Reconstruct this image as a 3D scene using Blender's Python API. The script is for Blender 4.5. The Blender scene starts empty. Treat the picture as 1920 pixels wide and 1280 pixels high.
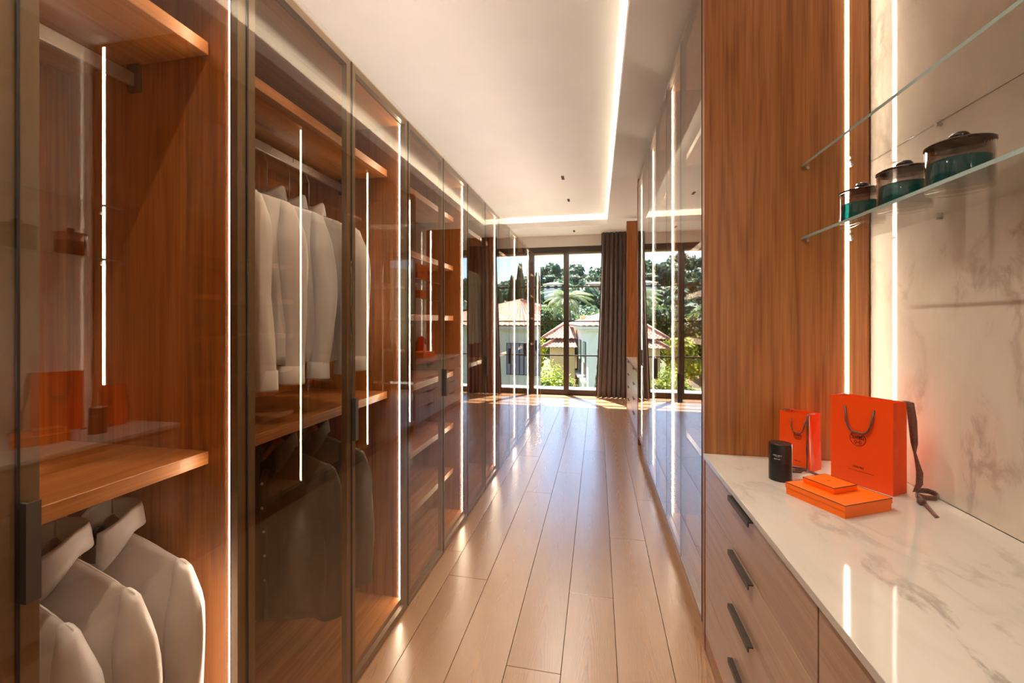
import bpy, bmesh, math, random
from mathutils import Vector, Matrix, noise

random.seed(7)
scene = bpy.context.scene
COL = scene.collection

# ------------------------------------------------------------------ camera
FPX, TAN, HORIZON, CAMH = 788.14, 0.2033, 601.04, 1.40
YAW = math.atan(TAN)
cam_d = bpy.data.cameras.new('camera'); cam = bpy.data.objects.new('camera', cam_d); COL.objects.link(cam)
cam.location = (0, 0, CAMH); cam.rotation_euler = (math.pi / 2, 0, YAW)
cam_d.sensor_width = 36.0; cam_d.sensor_fit = 'HORIZONTAL'; cam_d.lens = FPX * 36.0 / 1920.0
cam_d.shift_x = 0.0; cam_d.shift_y = (HORIZON - 640.0) / 1920.0
cam_d.clip_start = 0.02; cam_d.clip_end = 2000
scene.camera = cam

# ------------------------------------------------------------------ world, sun, exposure
SUN_DIR = Vector((0.63, -1.07, -2.30)).normalized()       # travel direction of the sunlight
world = bpy.data.worlds.new('world'); scene.world = world; world.use_nodes = True
wn = world.node_tree; wn.nodes.clear()
w_out = wn.nodes.new('ShaderNodeOutputWorld'); w_bg = wn.nodes.new('ShaderNodeBackground')
w_sky = wn.nodes.new('ShaderNodeTexSky'); w_sky.sky_type = 'NISHITA'
w_sky.sun_disc = False
w_sky.sun_elevation = math.asin(-SUN_DIR.z)
w_sky.sun_rotation = math.atan2(-SUN_DIR.x, -SUN_DIR.y)
w_sky.altitude = 50; w_sky.air_density = 1.0; w_sky.dust_density = 0.4; w_sky.ozone_density = 2.0
w_bg.inputs['Strength'].default_value = 0.27
wn.links.new(w_sky.outputs['Color'], w_bg.inputs['Color'])
wn.links.new(w_bg.outputs['Background'], w_out.inputs['Surface'])

sun_d = bpy.data.lights.new('sun', 'SUN'); sun = bpy.data.objects.new('sun', sun_d); COL.objects.link(sun)
sun_d.energy = 21.0; sun_d.angle = math.radians(0.6); sun_d.color = (1.0, 0.94, 0.84)
sun.rotation_euler = SUN_DIR.to_track_quat('-Z', 'Y').to_euler(); sun.location = (-5, 12, 20)

LED = 46.0            # radiance of the wardrobe light strips
LED_COL = (1.0, 0.875, 0.71)
COVE = 30.0
UP_FILL = 19.0            # radiance of the unseen fill strips added on top of the left wardrobes
DOWN = 46.0          # power of each slot downlight

vs = scene.view_settings
vs.view_transform = 'Standard'; vs.look = 'None'; vs.exposure = 0.9; vs.gamma = 1.0; vs.use_curve_mapping = False
scene.display_settings.display_device = 'sRGB'
cy = scene.cycles
cy.max_bounces = 7; cy.diffuse_bounces = 4; cy.glossy_bounces = 4; cy.transmission_bounces = 4
cy.transparent_max_bounces = 20; cy.caustics_reflective = False; cy.caustics_refractive = False
cy.sample_clamp_indirect = 6.0; cy.sample_clamp_direct = 0.0
cy.use_denoising = True; cy.use_light_tree = True
cy.use_adaptive_sampling = True; cy.adaptive_threshold = 0.035

# ------------------------------------------------------------------ dimensions
A = 0.907            # left glass plane at x = -A
B = 0.4476           # right glass plane at x = +B
P = 0.4829           # left door pitch
Q = 0.4926           # right door pitch
YL = 0.9526          # near edge of the second left module
LTOP = 2.382         # top of the left wardrobes
YR = 1.967           # near edge of right glass run
RBOT, RTOP = 0.092, 2.945
CEIL, TRAY = 3.0, 3.18
YWIN = 7.97
WALLX = 1.058        # marble wall behind the niches
PANY = 1.911         # face of the wooden panel closing the near niche
CTOP = 0.8375        # counter height

# ------------------------------------------------------------------ helpers
def tag(o, label=None, cat=None, group=None, kind=None):
    if label: o['label'] = label
    if cat: o['category'] = cat
    if group: o['group'] = group
    if kind: o['kind'] = kind
    return o

def empty(name, loc=(0, 0, 0), rz=0.0):
    o = bpy.data.objects.new(name, None); COL.objects.link(o)
    o.location = loc; o.rotation_euler = (0, 0, rz); o.empty_display_size = 0.05
    return o

def thing(name, label, cat, loc=(0, 0, 0), rz=0.0, group=None):
    return tag(empty(name, loc, rz), label, cat, group)

def link_mesh(name, me, parent=None, loc=None):
    o = bpy.data.objects.new(name, me); COL.objects.link(o)
    if parent is not None: o.parent = parent
    if loc is not None: o.location = loc
    return o

class MB:
    """collects geometry for one mesh object"""
    def __init__(self, off=(0, 0, 0)):
        self.v = []; self.f = []; self.m = []; self.off = Vector(off)
    def add(self, verts, faces, mi=0):
        b = len(self.v)
        self.v += [tuple(Vector(p) - self.off) for p in verts]
        self.f += [tuple(b + i for i in f) for f in faces]
        self.m += [mi] * len(faces)
        return self
    def box(self, x0, x1, y0, y1, z0, z1, mi=0):
        if x0 > x1: x0, x1 = x1, x0
        if y0 > y1: y0, y1 = y1, y0
        if z0 > z1: z0, z1 = z1, z0
        v = [(x0, y0, z0), (x1, y0, z0), (x1, y1, z0), (x0, y1, z0), (x0, y0, z1), (x1, y0, z1), (x1, y1, z1), (x0, y1, z1)]
        f = [(3, 2, 1, 0), (4, 5, 6, 7), (0, 1, 5, 4), (1, 2, 6, 5), (2, 3, 7, 6), (3, 0, 4, 7)]
        return self.add(v, f, mi)
    def tube(self, pts, r, n=8, cap=True, mi=0, flat=1.0):
        pts = [Vector(p) for p in pts]; rings = []
        rr = r if isinstance(r, (list, tuple)) else [r] * len(pts)
        up = Vector((0, 0, 1)); vs_ = []
        prev = None
        for i, p in enumerate(pts):
            d = (pts[min(i + 1, len(pts) - 1)] - pts[max(i - 1, 0)]).normalized()
            if prev is None:
                ref = up if abs(d.dot(up)) < 0.95 else Vector((0, 1, 0))
                s = d.cross(ref).normalized()
            else:
                s = (prev - d * prev.dot(d)).normalized()
            prev = s; t = d.cross(s).normalized()
            for k in range(n):
                a = 2 * math.pi * k / n
                vs_.append(p + s * (math.cos(a) * rr[i]) + t * (math.sin(a) * rr[i] * flat))
        fs = []
        for i in range(len(pts) - 1):
            for k in range(n):
                k2 = (k + 1) % n
                fs.append((i * n + k, i * n + k2, (i + 1) * n + k2, (i + 1) * n + k))
        if cap:
            fs.append(tuple(range(n - 1, -1, -1))); fs.append(tuple((len(pts) - 1) * n + k for k in range(n)))
        return self.add(vs_, fs, mi)
    def lathe(self, prof, n=40, c=(0, 0, 0), mi=0):
        vs_ = []; fs = []
        for (r, z) in prof:
            for k in range(n):
                a = 2 * math.pi * k / n
                vs_.append((c[0] + r * math.cos(a), c[1] + r * math.sin(a), c[2] + z))
        for i in range(len(prof) - 1):
            for k in range(n):
                k2 = (k + 1) % n
                fs.append((i * n + k, i * n + k2, (i + 1) * n + k2, (i + 1) * n + k))
        return self.add(vs_, fs, mi)
    def grid(self, fn, nu, nv, mi=0, wrap=False):
        vs_ = [fn(i / nu, j / nv) for j in range(nv + 1) for i in range(nu + 1)]
        fs = [(j * (nu + 1) + i, j * (nu + 1) + i + 1, (j + 1) * (nu + 1) + i + 1, (j + 1) * (nu + 1) + i) for j in range(nv) for i in range(nu)]
        return self.add(vs_, fs, mi)
    def mesh(self, name, mats, smooth=False, bevel=0.0, fixn=False):
        me = bpy.data.meshes.new(name)
        me.from_pydata(self.v, [], self.f)
        if not isinstance(mats, (list, tuple)): mats = [mats]
        for m in mats: me.materials.append(m)
        if len(mats) > 1: me.polygons.foreach_set('material_index', self.m)
        if bevel > 0 or fixn:
            bm = bmesh.new(); bm.from_mesh(me)
            if fixn:
                bmesh.ops.remove_doubles(bm, verts=bm.verts, dist=1e-5)
                bmesh.ops.recalc_face_normals(bm, faces=bm.faces)
            if bevel > 0:
                bmesh.ops.bevel(bm, geom=list(bm.edges), offset=bevel, segments=1, affect='EDGES', profile=0.5)
            bm.to_mesh(me); bm.free()
        if smooth: me.polygons.foreach_set('use_smooth', [True] * len(me.polygons))
        me.update()
        return me
    def build(self, name, mats, parent=None, smooth=False, bevel=0.0, fixn=False, loc=None):
        return link_mesh(name, self.mesh(name, mats, smooth, bevel, fixn), parent, loc)

def part_box(root, name, x0, x1, y0, y1, z0, z1, mat, parent=None, bevel=0.0):
    off = root.location if root is not None else (0, 0, 0)
    return MB(off).box(x0, x1, y0, y1, z0, z1).build(name, mat, parent if parent is not None else root, bevel=bevel)

def solid(o, t, offset=0.0):
    m = o.modifiers.new('thickness', 'SOLIDIFY'); m.thickness = t; m.offset = offset
    return o

def subsurf(o, lv=1):
    m = o.modifiers.new('smooth', 'SUBSURF'); m.levels = lv; m.render_levels = lv
    return o

def copy_tree(o, parent=None):
    c = o.copy(); COL.objects.link(c)
    if parent is not None: c.parent = parent
    for ch in list(o.children): copy_tree(ch, c)
    return c

# ------------------------------------------------------------------ materials
MATS = {}
def new_mat(name):
    m = bpy.data.materials.new(name); m.use_nodes = True
    nt = m.node_tree; nt.nodes.clear()
    out = nt.nodes.new('ShaderNodeOutputMaterial')
    MATS[name] = m
    return m, nt, out

def N(nt, typ, **kw):
    n = nt.nodes.new(typ)
    for k, v in kw.items():
        if k.startswith('in_'):
            n.inputs[k[3:].replace('_', ' ')].default_value = v
        else: setattr(n, k, v)
    return n

def ramp(nt, stops, fac):
    r = nt.nodes.new('ShaderNodeValToRGB'); e = r.color_ramp.elements
    while len(e) < len(stops): e.new(0.5)
    for el, (p, c) in zip(e, stops):
        el.position = p; el.color = (*c, 1)
    nt.links.new(fac, r.inputs['Fac'])
    return r.outputs['Color']

def math_n(nt, op, a, b=None, c=None):
    n = nt.nodes.new('ShaderNodeMath'); n.operation = op
    for i, x in enumerate((a, b, c)):
        if x is None: continue
        if isinstance(x, (int, float)): n.inputs[i].default_value = x
        else: nt.links.new(x, n.inputs[i])
    return n.outputs[0]

def simple(name, col, rough=0.5, metal=0.0, spec=0.5, coat=0.0, noise_amt=0.0, noise_scale=20.0, bump=0.0, sheen=0.0):
    m, nt, out = new_mat(name)
    b = nt.nodes.new('ShaderNodeBsdfPrincipled')
    b.inputs['Base Color'].default_value = (*col, 1); b.inputs['Roughness'].default_value = rough
    b.inputs['Metallic'].default_value = metal; b.inputs['Specular IOR Level'].default_value = spec
    b.inputs['Coat Weight'].default_value = coat; b.inputs['Sheen Weight'].default_value = sheen
    if noise_amt > 0 or bump > 0:
        tc = nt.nodes.new('ShaderNodeTexCoord')
        nz = N(nt, 'ShaderNodeTexNoise', in_Scale=noise_scale, in_Detail=5.0)
        nt.links.new(tc.outputs['Object'], nz.inputs['Vector'])
        if noise_amt > 0:
            lo = tuple(max(0, c * (1 - noise_amt)) for c in col); hi = tuple(min(1, c * (1 + noise_amt)) for c in col)
            nt.links.new(ramp(nt, [(0.3, lo), (0.7, hi)], nz.outputs['Fac']), b.inputs['Base Color'])
        if bump > 0:
            bp = N(nt, 'ShaderNodeBump', in_Strength=bump, in_Distance=0.01)
            nt.links.new(nz.outputs['Fac'], bp.inputs['Height']); nt.links.new(bp.outputs['Normal'], b.inputs['Normal'])
    nt.links.new(b.outputs['BSDF'], out.inputs['Surface'])
    return m

def wood(name, axis, dark, mid, light, rough=0.34, spec=0.5, coat=0.0):
    m, nt, out = new_mat(name)
    g = nt.nodes.new('ShaderNodeNewGeometry'); oi = nt.nodes.new('ShaderNodeObjectInfo')
    rnd = math_n(nt, 'MULTIPLY', oi.outputs['Random'], 13.0)
    ad = N(nt, 'ShaderNodeVectorMath', operation='ADD')
    nt.links.new(g.outputs['Position'], ad.inputs[0]); nt.links.new(rnd, ad.inputs[1])
    def mapped(along, across):
        s = [across] * 3; s['xyz'.index(axis)] = along
        v = N(nt, 'ShaderNodeVectorMath', operation='MULTIPLY'); v.inputs[1].default_value = s
        nt.links.new(ad.outputs[0], v.inputs[0]); return v.outputs[0]
    nA = N(nt, 'ShaderNodeTexNoise', in_Scale=1.0, in_Detail=2.0, in_Distortion=0.5); nt.links.new(mapped(0.55, 6.5), nA.inputs['Vector'])
    nB = N(nt, 'ShaderNodeTexNoise', in_Scale=1.0, in_Detail=4.0, in_Roughness=0.65); nt.links.new(mapped(2.2, 130.0), nB.inputs['Vector'])
    nC = N(nt, 'ShaderNodeTexNoise', in_Scale=1.0, in_Detail=3.0, in_Roughness=0.6); nt.links.new(mapped(1.0, 38.0), nC.inputs['Vector'])
    ring = math_n(nt, 'SINE', math_n(nt, 'MULTIPLY', nA.outputs['Fac'], 46.0))
    ring = math_n(nt, 'MULTIPLY_ADD', ring, 0.045, 0.0)
    s = math_n(nt, 'MULTIPLY_ADD', nC.outputs['Fac'], 0.45, ring)
    s = math_n(nt, 'MULTIPLY_ADD', nB.outputs['Fac'], 0.55, s)
    s = math_n(nt, 'MULTIPLY_ADD', nA.outputs['Fac'], 0.20, s)
    s = math_n(nt, 'SUBTRACT', s, 0.11)
    col = ramp(nt, [(0.26, dark), (0.48, mid), (0.72, light)], s)
    b = nt.nodes.new('ShaderNodeBsdfPrincipled')
    nt.links.new(col, b.inputs['Base Color'])
    b.inputs['Roughness'].default_value = rough; b.inputs['Specular IOR Level'].default_value = spec
    b.inputs['Coat Weight'].default_value = coat; b.inputs['Coat Roughness'].default_value = 0.3
    bp = N(nt, 'ShaderNodeBump', in_Strength=0.08, in_Distance=0.004)
    nt.links.new(nB.outputs['Fac'], bp.inputs['Height']); nt.links.new(bp.outputs['Normal'], b.inputs['Normal'])
    nt.links.new(b.outputs['BSDF'], out.inputs['Surface'])
    return m

WD, WM, WL = (0.175, 0.054, 0.011), (0.365, 0.134, 0.034), (0.515, 0.220, 0.068)
wood_z = wood('walnut_vertical', 'z', WD, WM, WL)
wood_y = wood('walnut_horizontal', 'y', WD, WM, WL)
wood_dr = wood('walnut_drawer', 'y', (0.26, 0.14, 0.085), (0.42, 0.25, 0.155), (0.53, 0.34, 0.22), rough=0.36, coat=0.8)

def make_floor_mat(name, ax):
    # oak board: coordinates local to each plank (origin at plank centre), ax = long axis
    m, nt, out = new_mat(name)
    tc = nt.nodes.new('ShaderNodeTexCoord'); oi = nt.nodes.new('ShaderNodeObjectInfo')
    sp = nt.nodes.new('ShaderNodeSeparateXYZ'); nt.links.new(tc.outputs['Object'], sp.inputs[0])
    u = sp.outputs['X'] if ax == 'y' else sp.outputs['Y']       # across
    v = sp.outputs['Y'] if ax == 'y' else sp.outputs['X']       # along
    r = oi.outputs['Random']
    vo = math_n(nt, 'MULTIPLY_ADD', r, 37.0, v)
    # centre of the cathedral figure wanders over the board
    cb = nt.nodes.new('ShaderNodeCombineXYZ')
    nt.links.new(math_n(nt, 'MULTIPLY', vo, 0.9), cb.inputs[0]); nt.links.new(math_n(nt, 'MULTIPLY', r, 9.0), cb.inputs[1])
    n0 = N(nt, 'ShaderNodeTexNoise', in_Scale=1.0, in_Detail=1.0); nt.links.new(cb.outputs[0], n0.inputs['Vector'])
    uc = math_n(nt, 'SUBTRACT', u, math_n(nt, 'MULTIPLY_ADD', n0.outputs['Fac'], 0.16, -0.08))
    au = math_n(nt, 'ABSOLUTE', uc)
    par = math_n(nt, 'MULTIPLY', math_n(nt, 'POWER', au, 1.5), 30.0)
    cb2 = nt.nodes.new('ShaderNodeCombineXYZ')
    nt.links.new(math_n(nt, 'MULTIPLY', u, 9.0), cb2.inputs[0]); nt.links.new(math_n(nt, 'MULTIPLY', vo, 1.5), cb2.inputs[1]); nt.links.new(r, cb2.inputs[2])
    n1 = N(nt, 'ShaderNodeTexNoise', in_Scale=1.0, in_Detail=3.0, in_Roughness=0.55); nt.links.new(cb2.outputs[0], n1.inputs['Vector'])
    ph = math_n(nt, 'MULTIPLY_ADD', n1.outputs['Fac'], 0.34, math_n(nt, 'MULTIPLY_ADD', vo, 0.50, par))
    ring = math_n(nt, 'FRACT', math_n(nt, 'MULTIPLY', ph, 12.0))
    ring = math_n(nt, 'POWER', ring, 2.2)
    cb3 = nt.nodes.new('ShaderNodeCombineXYZ')
    nt.links.new(math_n(nt, 'MULTIPLY', u, 420.0), cb3.inputs[0]); nt.links.new(math_n(nt, 'MULTIPLY', vo, 9.0), cb3.inputs[1]); nt.links.new(r, cb3.inputs[2])
    n2 = N(nt, 'ShaderNodeTexNoise', in_Scale=1.0, in_Detail=3.0, in_Roughness=0.6); nt.links.new(cb3.outputs[0], n2.inputs['Vector'])
    s = math_n(nt, 'MULTIPLY_ADD', ring, -0.42, 0.585)
    s = math_n(nt, 'MULTIPLY_ADD', n2.outputs['Fac'], 0.34, math_n(nt, 'SUBTRACT', s, 0.12))
    s = math_n(nt, 'MULTIPLY_ADD', r, 0.14, math_n(nt, 'SUBTRACT', s, 0.05))
    col = ramp(nt, [(0.18, (0.185, 0.082, 0.034)), (0.42, (0.36, 0.175, 0.078)), (0.70, (0.50, 0.265, 0.128))], s)
    b = nt.nodes.new('ShaderNodeBsdfPrincipled')
    nt.links.new(col, b.inputs['Base Color'])
    b.inputs['Specular IOR Level'].default_value = 0.7
    b.inputs['Coat Weight'].default_value = 1.0; b.inputs['Coat Roughness'].default_value = 0.27; b.inputs['Coat IOR'].default_value = 2.0
    ro = math_n(nt, 'MULTIPLY_ADD', ring, 0.10, 0.24)
    nt.links.new(ro, b.inputs['Roughness'])
    bp = N(nt, 'ShaderNodeBump', in_Strength=0.22, in_Distance=0.002)
    hgt = math_n(nt, 'MULTIPLY_ADD', ring, -0.8, math_n(nt, 'MULTIPLY', n2.outputs['Fac'], 0.5))
    nt.links.new(hgt, bp.inputs['Height']); nt.links.new(bp.outputs['Normal'], b.inputs['Normal'])
    nt.links.new(b.outputs['BSDF'], out.inputs['Surface'])
    return m
oak_y = make_floor_mat('oak_long', 'y'); oak_x = make_floor_mat('oak_cross', 'x')

def make_marble(name, rough, base, vein1, vein2, scale=1.0, rot=(0, 0, 0), stretch=(1, 1, 1)):
    m, nt, out = new_mat(name)
    g = nt.nodes.new('ShaderNodeNewGeometry')
    mp = nt.nodes.new('ShaderNodeMapping'); mp.inputs['Rotation'].default_value = rot; mp.inputs['Scale'].default_value = stretch
    nt.links.new(g.outputs['Position'], mp.inputs['Vector'])
    P0 = mp.outputs['Vector']
    nw = N(nt, 'ShaderNodeTexNoise', in_Scale=1.6 * scale, in_Detail=4.0); nt.links.new(P0, nw.inputs['Vector'])
    sc = N(nt, 'ShaderNodeVectorMath', operation='SCALE'); sc.inputs['Scale'].default_value = 0.55
    nt.links.new(nw.outputs['Color'], sc.inputs[0])
    ad = N(nt, 'ShaderNodeVectorMath', operation='ADD'); nt.links.new(P0, ad.inputs[0]); nt.links.new(sc.outputs[0], ad.inputs[1])
    nv = N(nt, 'ShaderNodeTexNoise', in_Scale=2.2 * scale, in_Detail=7.0, in_Roughness=0.62); nt.links.new(ad.outputs[0], nv.inputs['Vector'])
    d = math_n(nt, 'ABSOLUTE', math_n(nt, 'SUBTRACT', nv.outputs['Fac'], 0.5))
    thin = math_n(nt, 'SUBTRACT', 1.0, math_n(nt, 'MINIMUM', math_n(nt, 'MULTIPLY', d, 30.0), 1.0))
    wide = math_n(nt, 'SUBTRACT', 1.0, math_n(nt, 'MINIMUM', math_n(nt, 'MULTIPLY', d, 6.0), 1.0))
    nb = N(nt, 'ShaderNodeTexNoise', in_Scale=2.6 * scale, in_Detail=3.0); nt.links.new(ad.outputs[0], nb.inputs['Vector'])
    mask = math_n(nt, 'MULTIPLY', math_n(nt, 'MAXIMUM', math_n(nt, 'SUBTRACT', nb.outputs['Fac'], 0.40), 0.0), 4.0)
    mask = math_n(nt, 'MINIMUM', mask, 1.0)
    thin = math_n(nt, 'MULTIPLY', thin, mask)
    mx = N(nt, 'ShaderNodeMix', data_type='RGBA'); mx.inputs['A'].default_value = (*base, 1); mx.inputs['B'].default_value = (*vein2, 1)
    nt.links.new(math_n(nt, 'MULTIPLY', wide, 0.45), mx.inputs['Factor'])
    mx2 = N(nt, 'ShaderNodeMix', data_type='RGBA'); mx2.inputs['B'].default_value = (*vein1, 1)
    nt.links.new(mx.outputs['Result'], mx2.inputs['A']); nt.links.new(math_n(nt, 'MULTIPLY', thin, 0.55), mx2.inputs['Factor'])
    b = nt.nodes.new('ShaderNodeBsdfPrincipled')
    nt.links.new(mx2.outputs['Result'], b.inputs['Base Color']); b.inputs['Roughness'].default_value = rough
    b.inputs['Specular IOR Level'].default_value = 0.6
    nt.links.new(b.outputs['BSDF'], out.inputs['Surface'])
    return m
marble_wall = make_marble('marble_wall', 0.045, (0.65, 0.56, 0.46), (0.19, 0.125, 0.085), (0.45, 0.36, 0.28), 1.0, (0.5, 0, 0), (1, 1.0, 0.55))
marble_top = make_marble('marble_counter', 0.05, (0.62, 0.56, 0.48), (0.16, 0.13, 0.10), (0.47, 0.41, 0.34), 1.2, (0, 0, 0.55), (1.0, 0.45, 1))

def thin_glass(name, tint, f0=0.045, rough=0.0, refl=(1, 1, 1), edge=None):
    """pane surface: tinted see-through plus Fresnel mirror reflection"""
    m, nt, out = new_mat(name)
    lw = N(nt, 'ShaderNodeLayerWeight'); lw.inputs['Blend'].default_value = 0.5
    f5 = math_n(nt, 'POWER', lw.outputs['Facing'], 5.0)
    F = math_n(nt, 'MULTIPLY_ADD', f5, 1.0 - f0, f0)
    tr = N(nt, 'ShaderNodeBsdfTransparent'); tr.inputs['Color'].default_value = (*tint, 1)
    gl = N(nt, 'ShaderNodeBsdfGlossy'); gl.inputs['Roughness'].default_value = rough; gl.inputs['Color'].default_value = (*refl, 1)
    mx = nt.nodes.new('ShaderNodeMixShader')
    nt.links.new(F, mx.inputs[0]); nt.links.new(tr.outputs[0], mx.inputs[1]); nt.links.new(gl.outputs[0], mx.inputs[2])
    nt.links.new(mx.outputs[0], out.inputs['Surface'])
    return m
door_glass = thin_glass('bronze_glass', (0.925, 0.875, 0.805), 0.07)
clear_glass = thin_glass('clear_glass', (0.975, 0.985, 0.975), 0.04)
window_glass = thin_glass('window_glass', (0.97, 0.98, 0.98), 0.03)
glass_edge = simple('glass_edge', (0.28, 0.40, 0.36), 0.08, 0, 0.8, coat=0.5)
smoke_glass = thin_glass('smoke_glass', (0.75, 0.71, 0.69), 0.03)
teal_glass = thin_glass('teal_glass', (0.02, 0.58, 0.60), 0.05)
def _teal():
    nt = teal_glass.node_tree
    mx = [n for n in nt.nodes if n.type == 'MIX_SHADER'][0]; tr = [n for n in nt.nodes if n.type == 'BSDF_TRANSPARENT'][0]
    df = nt.nodes.new('ShaderNodeBsdfDiffuse'); df.inputs['Color'].default_value = (0.008, 0.44, 0.45, 1)
    m2 = nt.nodes.new('ShaderNodeMixShader'); m2.inputs[0].default_value = .7
    nt.links.new(tr.outputs[0], m2.inputs[1]); nt.links.new(df.outputs[0], m2.inputs[2]); nt.links.new(m2.outputs[0], mx.inputs[1])
_teal()

def emit(name, col, strength):
    m, nt, out = new_mat(name)
    e = N(nt, 'ShaderNodeEmission'); e.inputs['Color'].default_value = (*col, 1); e.inputs['Strength'].default_value = strength
    nt.links.new(e.outputs[0], out.inputs['Surface'])
    return m
led = emit('led_strip', LED_COL, LED)
led_niche = emit('led_niche', LED_COL, LED * 0.85)
up_fill = emit('added_up_fill', (1.0, 0.90, 0.78), UP_FILL)
cove_led = emit('cove_led', (1.0, 0.84, 0.62), COVE)

paint = simple('ceiling_paint', (0.87, 0.86, 0.84), 0.7, noise_amt=0.02, noise_scale=3)
wall_paint = simple('wall_paint', (0.82, 0.79, 0.74), 0.75, noise_amt=0.02, noise_scale=4)
bronze = simple('bronze_metal', (0.21, 0.145, 0.088), 0.42, 0.3, 0.5)
bronze_handle = simple('handle_metal', (0.105, 0.085, 0.070), 0.42, 0.7, 0.5)
steel = simple('satin_steel', (0.55, 0.52, 0.48), 0.28, 1.0)
black_gap = simple('black_gasket', (0.008, 0.006, 0.005), 0.7)
dark_frame = simple('window_bronze', (0.050, 0.034, 0.026), 0.42, 0.25, 0.5)
shirt_mat = simple('white_cotton', (0.74, 0.72, 0.745), 0.85, noise_amt=0.03, noise_scale=12, bump=0.05, sheen=0.2)
shirt_mat2 = simple('white_poplin', (0.70, 0.72, 0.80), 0.85, noise_amt=0.03, noise_scale=12, bump=0.05, sheen=0.2)
sage_mat = simple('sage_wool', (0.56, 0.58, 0.48), 0.9, noise_amt=0.05, noise_scale=30, bump=0.05, sheen=0.2)
olive_mat = simple('olive_wool', (0.070, 0.066, 0.048), 0.9, noise_amt=0.08, noise_scale=30, bump=0.05, sheen=0.15)
lining_mat = simple('dark_lining', (0.030, 0.018, 0.015), 0.6, noise_amt=0.5, noise_scale=90)
hanger_dark = simple('dark_hanger_wood', (0.095, 0.030, 0.012), 0.35, noise_amt=0.3, noise_scale=25, coat=0.3)
hanger_light = simple('light_hanger_wood', (0.42, 0.145, 0.030), 0.35, noise_amt=0.25, noise_scale=25, coat=0.3)
tag_black = simple('black_tag', (0.012, 0.012, 0.014), 0.6)
orange_bag = simple('orange_paper', (0.86, 0.075, 0.004), 0.42, 0, 0.4)
orange_box = simple('orange_card', (0.95, 0.155, 0.004), 0.45, 0, 0.4)
brown_print = simple('brown_print', (0.060, 0.016, 0.008), 0.6)
ribbon_mat = simple('brown_ribbon', (0.120, 0.040, 0.020), 0.45, noise_amt=0.35, noise_scale=160, sheen=0.3)
canister_mat = simple('black_canister', (0.016, 0.012, 0.010), 0.40)
white_print = simple('white_print', (0.72, 0.68, 0.62), 0.6)
lid_mat = simple('jar_lid', (0.014, 0.007, 0.004), 0.12, 0, 0.6, coat=0.6)
teal_mat = simple('teal_filling', (0.004, 0.105, 0.105), 0.12, 0, 0.6, coat=0.8)
def add_translucent(m, f, k):
    nt = m.node_tree; out = [n for n in nt.nodes if n.type == 'OUTPUT_MATERIAL'][0]; b = [n for n in nt.nodes if n.type == 'BSDF_PRINCIPLED'][0]
    t = nt.nodes.new('ShaderNodeBsdfTranslucent'); t.inputs['Color'].default_value = (*k, 1)
    mx = nt.nodes.new('ShaderNodeMixShader'); mx.inputs[0].default_value = f
    nt.links.new(b.outputs[0], mx.inputs[1]); nt.links.new(t.outputs[0], mx.inputs[2]); nt.links.new(mx.outputs[0], out.inputs['Surface'])
curtain_mat = simple('curtain_cloth', (0.105, 0.068, 0.056), 0.85, noise_amt=0.1, noise_scale=40, sheen=0.3)
add_translucent(curtain_mat, .10, (.16, .075, .03))
pouch_mat = simple('taupe_suede', (0.16, 0.12, 0.075), 0.9, noise_amt=0.15, noise_scale=40)

# ------------------------------------------------------------------ room shell
X0, X1 = -1.62, WALLX + 0.12
YB = -1.35

floor = MB().box(X0 - .1, X1 + .6, YB - .1, YWIN + 0.03, -0.16, -0.014).build('floor', simple('subfloor', (0.10, 0.05, 0.025), 0.8))
tag(floor, 'warm brown oak board floor running down the dressing corridor', None, kind='structure')
PW = 0.2203
YX = 6.93                 # boards turn crosswise by the window
_plank_cache = {}
def plank(cx_, cy_, lx, ly, mat):
    key = (round(lx, 3), round(ly, 3), mat.name)
    if key not in _plank_cache:
        g = 0.0010
        _plank_cache[key] = MB().box(-lx / 2 + g, lx / 2 - g, -ly / 2 + g, ly / 2 - g, -0.014, 0.0).mesh('plank', mat, bevel=0.0008)
    return link_mesh('plank', _plank_cache[key], floor, (cx_, cy_, 0))
joints = {0: [-.9, 1.67, 3.9, 5.8], 1: [-.3, 2.18, 4.6, 6.2], 2: [.4, 2.79, 5.2], 3: [-.6, 1.2, 3.42, 5.6], -1: [-.7, 1.3, 3.4, 5.5], -2: [-.2, 2.2, 4.3, 6.3]}
k0 = -7
for k in range(k0, 7):
    xa = -0.363 + PW * k; xb = xa + PW
    js = joints.get(k, [random.uniform(-.8, .4) + i * 2.1 for i in range(4)])
    ys = [YB] + [j for j in js if YB + .2 < j < YX - .2] + [YX]
    for a_, b_ in zip(ys[:-1], ys[1:]):
        plank((xa + xb) / 2, (a_ + b_) / 2, xb - xa, b_ - a_, oak_y)
ny = 5; wy = (YWIN - 0.02 - YX) / ny
for j in range(ny):
    xs = [X0 - .05] + sorted([-1.1 + ((j * 0.77) % 1.7), 0.55 + ((j * 0.53) % .5)]) + [X1 + .4]
    for a_, b_ in zip(xs[:-1], xs[1:]):
        plank((a_ + b_) / 2, YX + wy * (j + .5), b_ - a_, wy, oak_x)

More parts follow.
